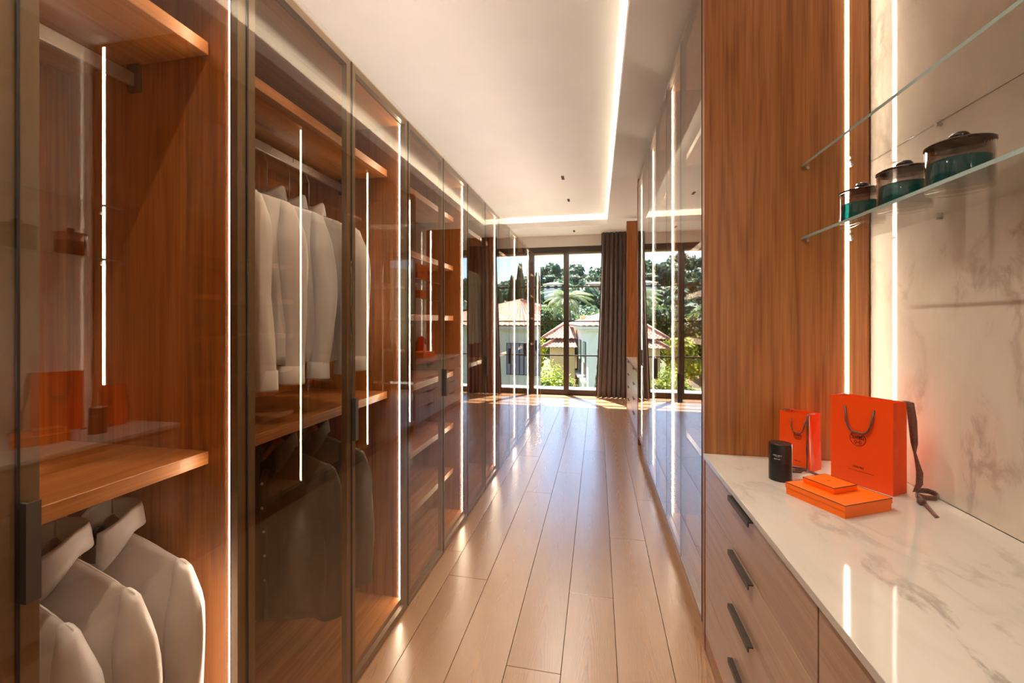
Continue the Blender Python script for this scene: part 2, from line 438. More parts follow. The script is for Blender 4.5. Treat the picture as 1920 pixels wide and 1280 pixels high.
# ceiling: flat border with a raised tray and hidden cove lights
TX, TY0, TY1 = 0.159, -1.0, 7.17
COVEW = 0.11
ceil = MB()
ceil.box(X0, X1 + .5, YB, YWIN, TRAY, TRAY + .08)
ceiling = tag(ceil.build('ceiling', paint), 'plain white raised ceiling over the corridor', None, kind='structure')
brd = MB()
brd.box(TX + COVEW, X1 + .5, YB, YWIN, CEIL, TRAY)                # right band
brd.box(X0, TX + COVEW, TY1 + COVEW, YWIN, CEIL, TRAY)            # far band
brd.box(X0, TX + COVEW, YB, TY0 - COVEW, CEIL, TRAY)              # near band
brd.box(TX, TX + COVEW, TY0, TY1, CEIL, CEIL + .012)              # ledges carrying the lights
brd.box(X0, TX + COVEW, TY1, TY1 + COVEW, CEIL, CEIL + .012)
brd.box(X0, TX + COVEW, TY0 - COVEW, TY0, CEIL, CEIL + .012)
tag(brd.build('ceiling', paint), 'lower white ceiling border framing the lit tray', None, kind='structure')
lip = MB()
lip.box(TX, TX + .016, TY0, TY1, CEIL + .0121, CEIL + .092); lip.box(X0, TX, TY1 - .0, TY1 + .016, CEIL + .0121, CEIL + .092); lip.box(X0, TX, TY0 - .016, TY0, CEIL + .0121, CEIL + .092)
lipo = lip.build('cove_lip', paint, ceiling)
cl = MB()
cl.box(TX + .04, TX + .06, TY0, TY1, CEIL + .0125, CEIL + .02)
cl.box(X0 + .1, TX + .02, TY1 + .04, TY1 + .06, CEIL + .0125, CEIL + .02)
cl.box(X0 + .1, TX + .02, TY0 - .06, TY0 - .04, CEIL + .0125, CEIL + .02)
cl.build('cove_light_strip', cove_led, ceiling)

wl = MB().box(X0 - .1, X0, YB - .1, YWIN + .25, 0, TRAY + .08).build('wall_left', wall_paint)
tag(wl, 'painted wall behind the left row of wardrobes', None, kind='structure')
wb = MB().box(X0, X1, YB - .12, YB, 0, TRAY + .08).build('wall_back', wall_paint)
tag(wb, 'painted wall at the near end of the corridor', None, kind='structure')
wr = MB().box(WALLX + .02, WALLX + .14, YB - .1, 6.83, 0, TRAY + .08).build('wall_right', wall_paint)
tag(wr, 'right wall carrying the marble niches', None, kind='structure')
# end wall with the window opening
wf = MB()
wf.box(X0, X1 + .5, YWIN, YWIN + .16, 2.798, TRAY + .08)
wf.box(1.42, X1 + .5, YWIN, YWIN + .16, 0, 2.798)
wf.box(X0, -1.56, YWIN, YWIN + .16, 0, 2.798)
tag(wf.build('wall_far', wall_paint), 'pale wall above the tall window at the far end', None, kind='structure')
MB().box(X1 + .38, X1 + .5, 6.83, YWIN, 0, TRAY).build('wall_right_far', wall_paint)['kind'] = 'structure'

# marble cladding of the two niches, slab by slab
mw = wr
def marble_slab(y0, y1, z0, z1):
    g = .0008
    return MB().box(WALLX, WALLX + .02, y0 + g, y1 - g, z0 + g, z1 - g).build('marble_slab', marble_wall, mw, bevel=.0006)
for (y0, y1) in ((-0.80, PANY), (4.985, 6.77)):
    for (z0, z1) in ((CTOP, 2.027), (2.027, CEIL)):
        marble_slab(y0, y1, z0, z1)

# ------------------------------------------------------------------ window
win = empty('window_1', (0, YWIN, 0)); tag(win, 'tall dark framed glazed doors at the end of the corridor', None, kind='structure')
WX0, WX1 = -1.56, 1.42
fy0, fy1 = YWIN + .005, YWIN + .075
part_box(win, 'head_frame', WX0, WX1, fy0, fy1, 2.69, 2.798, dark_frame)
part_box(win, 'bottom_rail', WX0, WX1, fy0, fy1, 0, .098, dark_frame)
mull = [(-1.56, -1.50), (-.627, -.527), (.40, .50), (1.36, 1.42)]
for a_, b_ in mull: part_box(win, 'mullion', a_, b_, fy0 - .004, fy1 + .004, .0, 2.70, dark_frame)
for (a_, b_) in ((-1.50, -.627), (-.527, .40), (.50, 1.36)):
    zs = [.098, .743, 1.388, 2.035, 2.69]
    for z in zs[1:-1]: part_box(win, 'glazing_bar', a_, b_, fy0 + .015, fy1 - .015, z - .011, z + .011, dark_frame)
    for z0, z1 in zip(zs[:-1], zs[1:]):
        part_box(win, 'pane', a_, b_, YWIN + .036, YWIN + .042, z0 + (.011 if z0 > .1 else 0), z1 - (.011 if z1 < 2.6 else 0), window_glass)
for xh in (-.60, -.555):
    part_box(win, 'handle', xh - .006, xh + .006, fy0 - .03, fy0 - .004, 1.02, 1.16, bronze_handle)

# ------------------------------------------------------------------ wardrobes
def wardrobe(side, y0, y1, zb, zt, label, shelves, rails, split=None, doors=True, last=False, group=None, inner_top=None):
    """side -1: left run, glass at x=-A; +1: right run, glass at x=+B"""
    gx = A if side < 0 else B
    def X(t): return side * (gx + t)
    root = thing('wardrobe', label, 'wardrobe', (X(.3), (y0 + y1) / 2, 0), 0, group)
    D = .605; T = .019
    fr = .030                                # cabinet body starts behind the door frame
    def bx(name, t0, t1, a, b, z0, z1, mat, parent=None, bevel=0.0):
        return part_box(root, name, X(t0), X(t1), a, b, z0, z1, mat, parent, bevel)
    bz = zb + .02 if zb > .02 else .03
    bx('side_panel', fr, D, y0, y0 + T, bz, zt - .012, wood_z)
    bx('side_panel', fr, D, y1 - T, y1, bz, zt - .012, wood_z)
    bx('back_panel', D - .012, D, y0 + T, y1 - T, bz + .02, zt - .032, wood_z)
    bx('top_panel', fr, D, y0 + T, y1 - T, zt - .032, zt - .012, wood_y)
    bx('base_panel', fr, D, y0 + T, y1 - T, bz, bz + .02, wood_y)
    bx('plinth', .035, D, y0, y1, 0, bz, bronze if side < 0 else wood_y)
    for z in shelves: bx('shelf', .104, D - .013, y0 + T + .001, y1 - T - .001, z - .034, z, wood_y, bevel=.0012)
    for z in rails:
        rl = bx('hanging_rail', .336, .350, y0 + T, y1 - T, z - .018, z + .018, steel, bevel=.002)
        bx('rail_bracket', .325, .362, y0 + T, y0 + T + .012, z - .03, z + .055, bronze_handle, rl)
        bx('rail_bracket', .325, .362, y1 - T - .012, y1 - T, z - .03, z + .055, bronze_handle, rl)
    ls = bx('light_strip', .033, .041, y1 - T - .0012, y1 - T, bz + .022, zt - .034, led)
    bx('light_channel', .0305, .0325, y1 - T - .006, y1 - T, bz + .022, zt - .034, bronze, ls)
    if side < 0: bx('added_fill_strip', .10, .13, y0 + .03, y1 - .03, zt - .0118, zt - .006, up_fill)  # hidden strip added to brighten the ceiling
    if doors:
        ym = split if split else (y0 + y1) / 2
        for yg in (y0, ym): bx('gasket', .0015, .027, yg - .0018, yg + .0018, zb + .005, zt - .004, black_gap)
        for di, (a, b) in enumerate(((y0, ym), (ym, y1))):
            g = .0022; a += g; b -= g
            z0 = zb + .004; z1 = zt - .003; s = .026
            f = MB(root.location)
            f.box(X(.0055), X(.026), a, a + s, z0, z1); f.box(X(.0055), X(.026), b - s, b, z0, z1)
            f.box(X(.0055), X(.026), a + s, b - s, z0, z0 + s); f.box(X(.0055), X(.026), a + s, b - s, z1 - s, z1)
            door = f.build('door', bronze, root)
            bx('glass_pane', 0.0, .005, a, b, z0, z1, door_glass, door)
            if di == 1:
                h = MB(root.location)
                hz0, hz1 = (.946, 1.107)
                h.box(X(-.013), X(-.0002), a - .001, a + .003, hz0, hz1); h.box(X(-.013), X(-.010), a + .003, a + .018, hz0, hz1)
                h.build('handle', bronze_handle, door)
    return root

SH_TOP, SH_MID = 2.138, 1.055
yl = [-.92, .05, YL] + [YL + 2 * P * i for i in range(1, 7)]
wardrobe(-1, yl[0], yl[1], 0, LTOP, 'left wardrobe unit nearest the camera, cut off by the photo edge', [SH_TOP, SH_MID], [2.06, .985])
wardrobe(-1, yl[1], yl[2], 0, LTOP, 'near left wardrobe with empty upper rail and white shirts hanging low', [SH_TOP, SH_MID], [2.06, .985], split=.502)
wardrobe(-1, yl[2], yl[3], 0, LTOP, 'left wardrobe with white shirts above and olive jackets below', [SH_TOP, SH_MID], [2.06, .985])
wardrobe(-1, yl[3], yl[4], 0, LTOP, 'left wardrobe fitted with several empty walnut shelves', [SH_TOP, 1.79, 1.435, 1.04, .67, .35], [])
wardrobe(-1, yl[4], yl[5], 0, LTOP, 'left wardrobe holding the sage green jackets', [SH_TOP, SH_MID], [2.06])
wardrobe(-1, yl[5], yl[6], 0, LTOP, 'empty left wardrobe just past the sage jackets', [SH_TOP, SH_MID], [2.06])
wardrobe(-1, yl[6], yl[7], 0, LTOP, 'second last left wardrobe before the window', [SH_TOP, SH_MID], [2.06])
wardrobe(-1, yl[7], yl[8], 0, LTOP, 'last left wardrobe, closest to the window', [SH_TOP, 1.80, 1.45, SH_MID], [])
ep = MB().box(-A - .605, -A, yl[8] + .001, yl[8] + .045, 0, LTOP).build('end_panel', wood_z, bevel=.001)
tag(ep, 'slim walnut end panel finishing the left wardrobe row by the window', 'panel')

yr = [YR + 2 * Q * i for i in range(4)]
wardrobe(1, yr[0], yr[1], RBOT, RTOP, 'right tall wardrobe directly behind the walnut panel', [2.45, 1.83, 1.565, 1.30, 1.04, .70], [])
wardrobe(1, yr[1], yr[2], RBOT, RTOP, 'middle tall wardrobe of the right glass run', [2.45, 1.05], [2.36])
wardrobe(1, yr[2], yr[3], RBOT, RTOP, 'farthest tall wardrobe of the right glass run', [2.45, 1.83, 1.44, 1.05], [])

# ------------------------------------------------------------------ niche panels with light strips
def niche_panel(y0, y1, label, lit_near=None, lit_far=None, zt=CEIL):
    root = thing('side_panel', label, 'panel', (.75, (y0 + y1) / 2, 0))
    part_box(root, 'board', B + .0005, WALLX - .008, y0, y1, 0, zt - .004, wood_z, bevel=.001)
    part_box(root, 'corner_trim', WALLX - .0065, WALLX - .0005, y0 + .004, y1, CTOP + .002, zt - .006, wood_z)
    part_box(root, 'front_edge', B - .002, B, y0 + .001, y1 - .010, .0, zt - .006, wood_z)
    part_box(root, 'gasket', B - .003, B, y1 - .009, y1 + .002, RBOT, zt - .06, black_gap)
    for ys, sgn in ((lit_near, -1), (lit_far, 1)):
        if ys is None: continue
        s = part_box(root, 'light_strip', .970, .982, ys, ys + sgn * .0012, CTOP + .003, zt - .02, led_niche)
    return root
niche_panel(PANY, PANY + .050, 'tall walnut panel with light strip behind the orange bags', lit_near=PANY)
niche_panel(-.85, -.80, 'walnut panel closing the near niche beside the camera', lit_far=-.80)
niche_panel(4.925, 4.983, 'walnut panel between right glass wardrobes and far drawers')
niche_panel(6.77, 6.82, 'walnut panel above the far drawers next to the curtain', lit_near=6.77, zt=2.955)

# ------------------------------------------------------------------ drawers and counters
def drawer_unit(y0, y1, label, n=4):
    root = thing('drawer_unit', label, 'drawers', (.75, (y0 + y1) / 2, 0))
    part_box(root, 'carcass', B + .021, WALLX - .002, y0, y1, .08, CTOP - .021, wood_z)
    part_box(root, 'plinth', B + .0, WALLX - .002, y0, y1, 0, .079, wood_y)
    tops = [.8155, .632, .449, .266]; bots = [.635, .452, .269, .083]
    for zt, z0 in zip(tops, bots):
        d = part_box(root, 'drawer', B, B + .020, y0 + .0015, y1 - .0015, z0, zt, wood_dr, bevel=.0008)
        yc = (y0 + y1) / 2
        h = MB(root.location)
        h.box(B - .016, B - .0003, yc - .098, yc + .098, zt - .010, zt - .006); h.box(B - .016, B - .0125, yc - .098, yc + .098, zt - .022, zt - .010)
        h.build('handle', bronze_handle, d)
    return root
drawer_unit(.980, 1.909, 'walnut drawers under the counter with the orange bags')
drawer_unit(.045, .977, 'walnut drawers under the near end of the counter')
drawer_unit(-.798, .042, 'walnut drawers beside the camera under the near counter')
drawer_unit(4.985, 5.877, 'far drawers beside the right glass wardrobes')
drawer_unit(5.879, 6.768, 'far drawers nearest the curtain')
for (y0, y1, lb) in ((-.799, PANY - .001, 'polished white marble counter under the orange bags'), (4.985, 6.769, 'white marble counter over the far drawers')):
    c = MB().box(B - .008, WALLX - .001, y0, y1, CTOP - .020, CTOP).build('countertop', marble_top, bevel=.0012)
    tag(c, lb, 'countertop')

def glass_shelf(y0, y1, z, label):
    b = MB((.93, (y0 + y1) / 2, z))
    x0, x1 = .812, WALLX - .001
    v = [(x0, y0, z), (x1, y0, z), (x1, y1, z), (x0, y1, z), (x0, y0, z + .010), (x1, y0, z + .010), (x1, y1, z + .010), (x0, y1, z + .010)]
    b.add(v, [(3, 2, 1, 0), (4, 5, 6, 7), (1, 2, 6, 5), (2, 3, 7, 6)], 0); b.add(v, [(0, 1, 5, 4), (3, 0, 4, 7)], 1)
    s = b.build('glass_shelf', [clear_glass, glass_edge], loc=(.93, (y0 + y1) / 2, z), fixn=True)
    tag(s, label, 'shelf')
    def pin(p, q):
        p = Vector(p); q = Vector(q)
        MB((.93, (y0 + y1) / 2, z)).tube([p, q], .0055, 10).build('shelf_support', steel, s, smooth=False)
    for x in (.83, .985): pin((x, y1, z - .0056), (x, y1 - .016, z - .0056))
    yy = y1 - .35
    while yy > y0 + .1:
        pin((WALLX, yy, z - .0056), (WALLX - .016, yy, z - .0056)); yy -= .42
    return s
glass_shelf(-.25, PANY - .001, 1.728, 'clear glass shelf carrying the three teal jars')
glass_shelf(-.25, PANY - .001, 2.021, 'clear glass shelf above the teal jars')
glass_shelf(4.985, 6.768, 1.728, 'far lower glass shelf with two small orange boxes')
glass_shelf(4.985, 6.768, 2.021, 'far upper glass shelf with the large orange box')

# ------------------------------------------------------------------ jars
def jar(x, y, z, label):
    root = thing('jar', label, 'jar', (x, y, z), 0, 'teal jars on the glass shelf')
    r, H = .066, .118
    prof = [(0.0, .0), (r * .93, .0), (r, .008), (r, H), (r - .0035, H), (r - .0035, .010), (0.0, .010)]
    MB().lathe(prof, 48).build('glass_body', smoke_glass, root, smooth=True)
    rt = r - .0045
    MB().lathe([(0, .0105), (rt, .0105), (rt, .078), (rt - .004, .081), (0, .081)], 48).build('teal_filling', teal_glass, root, smooth=False)
    MB().lathe([(0, H + .0005), (r + .002, H + .0005), (r + .0025, H + .005), (r - .004, H + .009), (0, H + .010)], 48).build('lid', lid_mat, root, smooth=False)
    kn = MB().lathe([(0.0, H + .010), (.006, H + .010), (.007, H + .016), (.016, H + .018), (.021, H + .026), (.016, H + .034), (.0, H + .036)], 24).build('knob', lid_mat, root, smooth=True)
    return root
for yj, lb in ((1.722, 'leftmost of the three teal glass jars, against the light strip'), (1.512, 'middle one of the three teal glass jars'), (1.312, 'rightmost and largest looking of the three teal glass jars')):
    jar(.928, yj, 1.7382, lb)

# ------------------------------------------------------------------ paper bags, boxes, canister
def text_mesh(body, size, name, mat, parent, loc, rot, extrude=.0001):
    cu = bpy.data.curves.new(name, 'FONT'); cu.body = body; cu.size = size; cu.align_x = 'CENTER'; cu.extrude = extrude; cu.resolution_u = 2
    o = bpy.data.objects.new(name, cu); COL.objects.link(o)
    dg = bpy.context.evaluated_depsgraph_get()
    me = bpy.data.meshes.new_from_object(o.evaluated_get(dg)); me.materials.clear(); me.materials.append(mat)
    bpy.data.objects.remove(o); bpy.data.curves.remove(cu)
    r = link_mesh(name, me, parent, loc); r.rotation_euler = rot
    return r

def stroke(mb, pts, w, y, th=.0003):
    """flat ink line through (x,z) points on the plane y"""
    for (x0, z0), (x1, z1) in zip(pts[:-1], pts[1:]):
        d = Vector((x1 - x0, z1 - z0)); L = d.length
        if L < 1e-7: continue
        d /= L; n = Vector((-d.y, d.x)) * (w / 2); e = d * (w * .3)
        q = [(x0 - e.x + n.x, z0 - e.y + n.y), (x1 + e.x + n.x, z1 + e.y + n.y), (x1 + e.x - n.x, z1 + e.y - n.y), (x0 - e.x - n.x, z0 - e.y - n.y)]
        v = [(a, y, b) for a, b in q] + [(a, y - th, b) for a, b in q]
        mb.add(v, [(4, 5, 6, 7), (0, 1, 5, 4), (1, 2, 6, 5), (2, 3, 7, 6), (3, 0, 4, 7)])

def emblem(root, cx_, cz, R, y):
    mb = MB()
    n = 40; w = R * .07
    circ = lambda r, x, z, a0=0, a1=360, k=n, sx=1: [(x + sx * r * math.cos(math.radians(a0 + (a1 - a0) * i / k)), z + r * math.sin(math.radians(a0 + (a1 - a0) * i / k))) for i in range(k + 1)]
    stroke(mb, circ(R, cx_, cz), w, y)
    # open carriage on the left, horse on the right, groom at the front
    gz = cz - .02 * R
    stroke(mb, [(cx_ - .82 * R, gz), (cx_ + .82 * R, gz)], w * .7, y)
    stroke(mb, circ(.15 * R, cx_ - .52 * R, gz + .17 * R, k=12), w * .6, y); stroke(mb, circ(.12 * R, cx_ - .12 * R, gz + .14 * R, k=12), w * .6, y)
    stroke(mb, [(cx_ - .78 * R, gz + .52 * R), (cx_ - .66 * R, gz + .30 * R), (cx_ - .30 * R, gz + .26 * R), (cx_ - .06 * R, gz + .30 * R), (cx_ + .02 * R, gz + .48 * R)], w * 1.2, y)
    stroke(mb, [(cx_ + .02 * R, gz + .26 * R), (cx_ + .22 * R, gz + .28 * R)], w * .6, y)
    stroke(mb, [(cx_ + .14 * R, gz + .34 * R), (cx_ + .44 * R, gz + .34 * R)], w * 2.8, y)
    stroke(mb, [(cx_ + .44 * R, gz + .36 * R), (cx_ + .54 * R, gz + .56 * R), (cx_ + .64 * R, gz + .50 * R)], w * 1.7, y)
    for dx in (.14, .22, .40, .47): stroke(mb, [(cx_ + dx * R, gz + .32 * R), (cx_ + (dx + .03) * R, gz + .02 * R)], w * .9, y)
    stroke(mb, [(cx_ + .70 * R, gz), (cx_ + .70 * R, gz + .36 * R)], w * 1.4, y)
    # rounded letter below
    for sx in (-1, 1):
        x0 = cx_ + sx * .20 * R
        stroke(mb, [(x0, cz - .22 * R), (x0, cz - .74 * R)], w * .8, y)
        stroke(mb, circ(.26 * R, x0, cz - .48 * R, 90, 270, 14, -sx * 1.0 if sx > 0 else 1.0), w * .8, y)
    stroke(mb, [(cx_ - .20 * R, cz - .48 * R), (cx_ + .20 * R, cz - .48 * R)], w * .8, y)
    return mb.build('printed_emblem', brown_print, root)

def arc_pts(p0, p1, drop, y, n=14):
    out = []
    for i in range(n + 1):
        t = i / n; x = p0[0] + (p1[0] - p0[0]) * t; z = p0[1] + (p1[1] - p0[1]) * t - drop * (1 - (2 * t - 1) ** 4) ** .7 if 0 < t < 1 else (p0[1] if t == 0 else p1[1])
        out.append((x, y, z))
    return out

def strip(pts, width_vecs):
    """ribbon sheet through 3D points; width_vecs are half-width vectors"""
    mb = MB(); v = []
    for p, w in zip(pts, width_vecs):
        p = Vector(p); w = Vector(w); v += [p - w, p + w]
    f = [(2 * i, 2 * i + 1, 2 * i + 3, 2 * i + 2) for i in range(len(pts) - 1)]
    return mb.add(v, f)

def paper_bag(label, p_left, p_right, H, D, gusset=.010, handle=(.25, .28), hdrop=.085, hrad=.0036, flare=0.0):
    """p_left, p_right: base of the front face seen from the front"""
    a = Vector((*p_left, 0)); b = Vector((*p_right, 0)); W = (b - a).length
    rz = math.atan2(b.y - a.y, b.x - a.x)
    root = thing('paper_bag', label, 'bag', (a.x, a.y, CTOP), rz, 'orange paper bags')
    T = .0012; fl = flare
    # shell: front, back, folded sides, bottom
    mb = MB()
    t = T
    prof = [(-fl, 0), (W + fl, 0)]
    def ringv(z, k):
        x0, x1 = -fl * (1 - k), W + fl * (1 - k)
        g = gusset * k
        return [(x0, 0, z), (x1, 0, z), (x1 - g, D / 2, z), (x1, D, z), (x0, D, z), (x0 + g, D / 2, z)]
    zs = [0.0004, H * .18, H * .5, H]
    ks = [0, .15, .6, 1]
    vv = []
    for z, k in zip(zs, ks): vv += ringv(z, k)
    ff = []
    for j in range(len(zs) - 1):
        for i in range(6):
            i2 = (i + 1) % 6
            ff.append((j * 6 + i, j * 6 + i2, (j + 1) * 6 + i2, (j + 1) * 6 + i))
    ff.append((5, 4, 3, 2, 1, 0))
    mb.add(vv, ff)
    body = mb.build('bag_body', orange_bag, root); solid(body, .0009, -1)
    # turned-in top edge
    hx0, hx1 = W * handle[0], W * (1 - handle[1])
    zt = H - H * .105
    pts = arc_pts((hx0, zt), (hx1, zt), hdrop, -.006)
    pts[0] = (hx0, .0005, zt); pts[-1] = (hx1, .0005, zt)
    MB().tube(pts, hrad, 8).build('rope_handle', ribbon_mat, root, smooth=True)
    return root, W

bagL, bagR = (.825, 1.7145), (.927, 1.560)
big, BW = paper_bag('large orange paper bag with brown rope handle, beside the marble wall', bagL, bagR, .297, .075)
emblem(big, BW * .46, .297 * .535, .0235, -.0006)
text_mesh('HERMES', .0095, 'printed_name', brown_print, big, (BW * .47, -.0008, .297 * .200), (math.pi / 2, 0, 0))
ln = MB()
xx = BW * .30
random.seed(3)
while xx < BW * .70:
    w_ = random.choice([.0012, .0018, .0024]); stroke(ln, [(xx, .297 * .168), (xx + w_, .297 * .168)], .0011, -.0006); xx += w_ + random.choice([.0010, .0010, .0022])
ln.build('printed_small_line', brown_print, big)
# ribbon hanging from the back corner of the bag and tied on the counter (world points, turned into bag space)
def to_local(root, pts):
    root_m = Matrix.Translation(root.location) @ Matrix.Rotation(root.rotation_euler.z, 4, 'Z')
    inv = root_m.inverted(); return [inv @ Vector(p) for p in pts]
def to_local_v(root, vs_):
    inv = Matrix.Rotation(-root.rotation_euler.z, 4, 'Z'); return [inv @ Vector(p) for p in vs_]
def ribbon(root, pts, widths, name='ribbon'):
    o = strip(to_local(root, pts), to_local_v(root, widths)).build(name, ribbon_mat, root, smooth=True, fixn=True)
    solid(o, .0007); return o
z0 = CTOP
ribbon(big, [(.985, 1.606, z0 + .300), (.995, 1.596, z0 + .297), (.997, 1.588, z0 + .24), (.998, 1.582, z0 + .17), (.997, 1.578, z0 + .14), (1.000, 1.572, z0 + .11), (1.004, 1.568, z0 + .08), (1.000, 1.563, z0 + .045), (.984, 1.556, z0 + .022)],
       [(.008, -.006, 0)] * 2 + [(.008, -.008, 0), (.006, -.007, 0), (.003, -.002, 0), (.004, -.004, 0), (.006, -.006, 0), (.006, -.006, 0), (.004, -.004, .003)])
loop = [(.984, 1.556, z0 + .020), (1.005, 1.570, z0 + .022), (1.032, 1.577, z0 + .020), (1.050, 1.573, z0 + .014), (1.052, 1.562, z0 + .010), (1.035, 1.548, z0 + .009), (1.005, 1.542, z0 + .010), (.984, 1.548, z0 + .014)]
ribbon(big, loop, [(0, 0, .008)] * len(loop), 'ribbon_loop')
loop2 = [(.982, 1.552, z0 + .016), (.972, 1.530, z0 + .018), (.960, 1.512, z0 + .014), (.962, 1.500, z0 + .010), (.978, 1.500, z0 + .009), (.984, 1.520, z0 + .010), (.984, 1.545, z0 + .012)]
ribbon(big, loop2, [(0, 0, .008)] * len(loop2), 'ribbon_loop')
ribbon(big, [(.982, 1.535, z0 + .012), (.975, 1.505, z0 + .008), (.966, 1.470, z0 + .004), (.957, 1.440, z0 + .002), (.949, 1.415, z0 + .0015)], [(.008, .004, .002), (.008, .003, .001), (.008, .003, 0), (.008, .003, 0), (.008, .004, 0)], 'ribbon_tail')

smL, smR = (.700, 1.822), (.7675, 1.7436)
small, SW = paper_bag('small orange paper bag tied with a dark ribbon, behind the black canister', smL, smR, .212, .080, gusset=.016, handle=(.40, .12), hdrop=.050, hrad=.0022, flare=.004)
emblem(small, SW * .62, .212 * .60, .0135, -.0006)
text_mesh('HERMES', .0060, 'printed_name', brown_print, small, (SW * .62, -.0008, .212 * .145), (math.pi / 2, 0, 0))
rb = strip([(SW * .98, .04, .2135), (SW * .97, .005, .214), (SW * .965, -.003, .206), (SW * .96, -.004, .17), (SW * .955, -.003, .13), (SW * .95, -.005, .09), (SW * .96, -.006, .05), (SW * .97, -.008, .012)],
           [(.0045, 0, 0), (.0045, 0, 0), (.0045, 0, 0), (.0035, 0, 0), (.001, .002, 0), (.003, .001, 0), (.0012, .002, 0), (.002, .002, 0)]).build('ribbon', ribbon_mat, small, smooth=True, fixn=True); solid(rb, .0006)
for pts in ([(SW * .97, -.008, .011), (SW * .75, -.016, .014), (SW * .50, -.022, .012), (SW * .42, -.030, .008), (SW * .60, -.034, .006), (SW * .90, -.020, .007)],
            [(SW * .97, -.009, .010), (SW * .80, -.034, .010), (SW * .66, -.048, .007), (SW * .72, -.054, .005), (SW * .92, -.034, .006)],
            [(SW * .97, -.010, .009), (SW * 1.25, -.018, .009), (SW * 1.50, -.020, .006), (SW * 1.65, -.024, .0045)]):
    o = strip(pts, [(0, .001, .0042)] * len(pts)).build('ribbon_loop', ribbon_mat, small, smooth=True, fixn=True); solid(o, .0006)
# cord over the back edge of the small bag
MB().tube([(-.001, .05, .205), (-.004, .02, .214), (SW * .1, .012, .219), (SW * .3, .016, .219), (SW * .5, .03, .214)], .0018, 7).build('rope_handle', ribbon_mat, small, smooth=True)

def flat_box(label, near, left, right, zb, h, lid, lip_=.0018):
    """square gift box given by near, left and right corners"""
    n = Vector((*near, 0)); l = Vector((*left, 0)); r = Vector((*right, 0))
    W = (r - n).length; D = (l - n).length; rz = math.atan2(r.y - n.y, r.x - n.x)
    root = thing('gift_box', label, 'box', (n.x, n.y, zb), rz)
    MB().box(.0, W, .0, D, 0, h - lid * .5).build('box_base', orange_box, root, bevel=.0006)
    ld = MB().box(-lip_, W + lip_, -lip_, D + lip_, h - lid, h).build('lid', orange_box, root, bevel=.0005)
    e = MB(); b = .0016; zz = h + .0004
    x0, x1, y0, y1 = -lip_ - .0003, W + lip_ + .0003, -lip_ - .0003, D + lip_ + .0003
    for (xa, xb, ya, yb) in ((x0, x1, y0, y0 + b), (x0, x1, y1 - b, y1), (x0, x0 + b, y0 + b, y1 - b), (x1 - b, x1, y0 + b, y1 - b)): e.box(xa, xb, ya, yb, zz - .0018, zz)
    e.build('brown_edging', brown_print, ld)
    return root, W, D
b1, w1, d1 = flat_box('large flat orange gift box lying on the marble counter', (.688, 1.357), (.588, 1.511), (.8545, 1.4455), CTOP, .0375, .016)
b2, w2, d2 = flat_box('small flat orange gift box on top of the larger one', (.700, 1.438), (.653, 1.522), (.7845, 1.4845), CTOP + .0379, .0185, .0125, .0012)
text_mesh('HERMES', .0042, 'printed_name', brown_print, b2, (w2 * .5, d2 * .5, .0189), (0, 0, 0))

can = thing('canister', 'matt black round canister standing left of the orange boxes', 'canister', (.636, 1.652, CTOP))
MB().lathe([(0, 0), (.0345, 0), (.0355, .001), (.0355, .064)], 48).build('body', canister_mat, can, smooth=False)
MB().lathe([(.0353, .0645), (.0358, .0645), (.0358, .128), (.0348, .1295), (0, .1295)], 48).build('lid', canister_mat, can, smooth=False)
pr = MB(); random.seed(5)
def glyph_row(z, a0, a1, h, r=.0360):
    a = a0
    while a < a1:
        w_ = random.choice([.020, .030, .038]); da = w_
        p = [(r * math.cos(a), r * math.sin(a)), (r * math.cos(a + da), r * math.sin(a + da))]
        pr.add([(p[0][0], p[0][1], z), (p[1][0], p[1][1], z), (p[1][0], p[1][1], z + h), (p[0][0], p[0][1], z + h)], [(0, 1, 2, 3)])
        a += da + random.choice([.012, .012, .016, .05])
base_a = math.atan2(-1.652, -.636)
glyph_row(.0905, base_a - .62, base_a + .12, .0030); glyph_row(.0870, base_a - .45, base_a - .08, .0012); glyph_row(.0780, base_a - .55, base_a + .02, .0022)
pr.build('printed_lines', white_print, can)

# things in the far niche
def carton(label, x, y, z, w, d, h, rz=0.0, cat='box'):
    root = thing('gift_box', label, cat, (x, y, z), rz)
    MB().box(-w / 2, w / 2, -d / 2, d / 2, 0, h * .75).build('box_base', orange_box, root, bevel=.001)
    ld = MB().box(-w / 2 - .002, w / 2 + .002, -d / 2 - .002, d / 2 + .002, h * .76, h).build('lid', orange_box, root, bevel=.001)
    MB().box(-w / 2 - .0025, -w / 2 - .002, -.04, .04, h * .48, h * .53).build('printed_name', brown_print, root)
    return root
carton('large orange box on the far upper glass shelf', .935, 6.10, 2.0315, .20, .36, .235)
carton('small orange box on the far lower glass shelf, nearer the wardrobes', .93, 5.78, 1.7385, .11, .13, .115)
carton('small orange box on the far lower glass shelf, nearer the curtain', .92, 6.16, 1.7385, .15, .16, .135, .2)
carton('flat orange box lying on the far marble counter', .84, 6.10, CTOP, .24, .36, .085, .1)
fb = thing('paper_bag', 'orange paper bag standing on the far marble counter', 'bag', (.985, 6.42, CTOP), -math.pi / 2 - .25, 'orange paper bags')
mbb = MB().box(-.13, .13, -.045, .045, 0.0004, .30); mbb.f.pop(1); mbb.m.pop(1)
solid(mbb.build('bag_body', orange_bag, fb), .001, -1)
MB().tube(arc_pts((-.05, .28), (.05, .28), .10, -.052), .005, 7).build('rope_handle', ribbon_mat, fb, smooth=True)
def bumpy(fn, nu=18, nv=10): return MB().grid(fn, nu, nv)
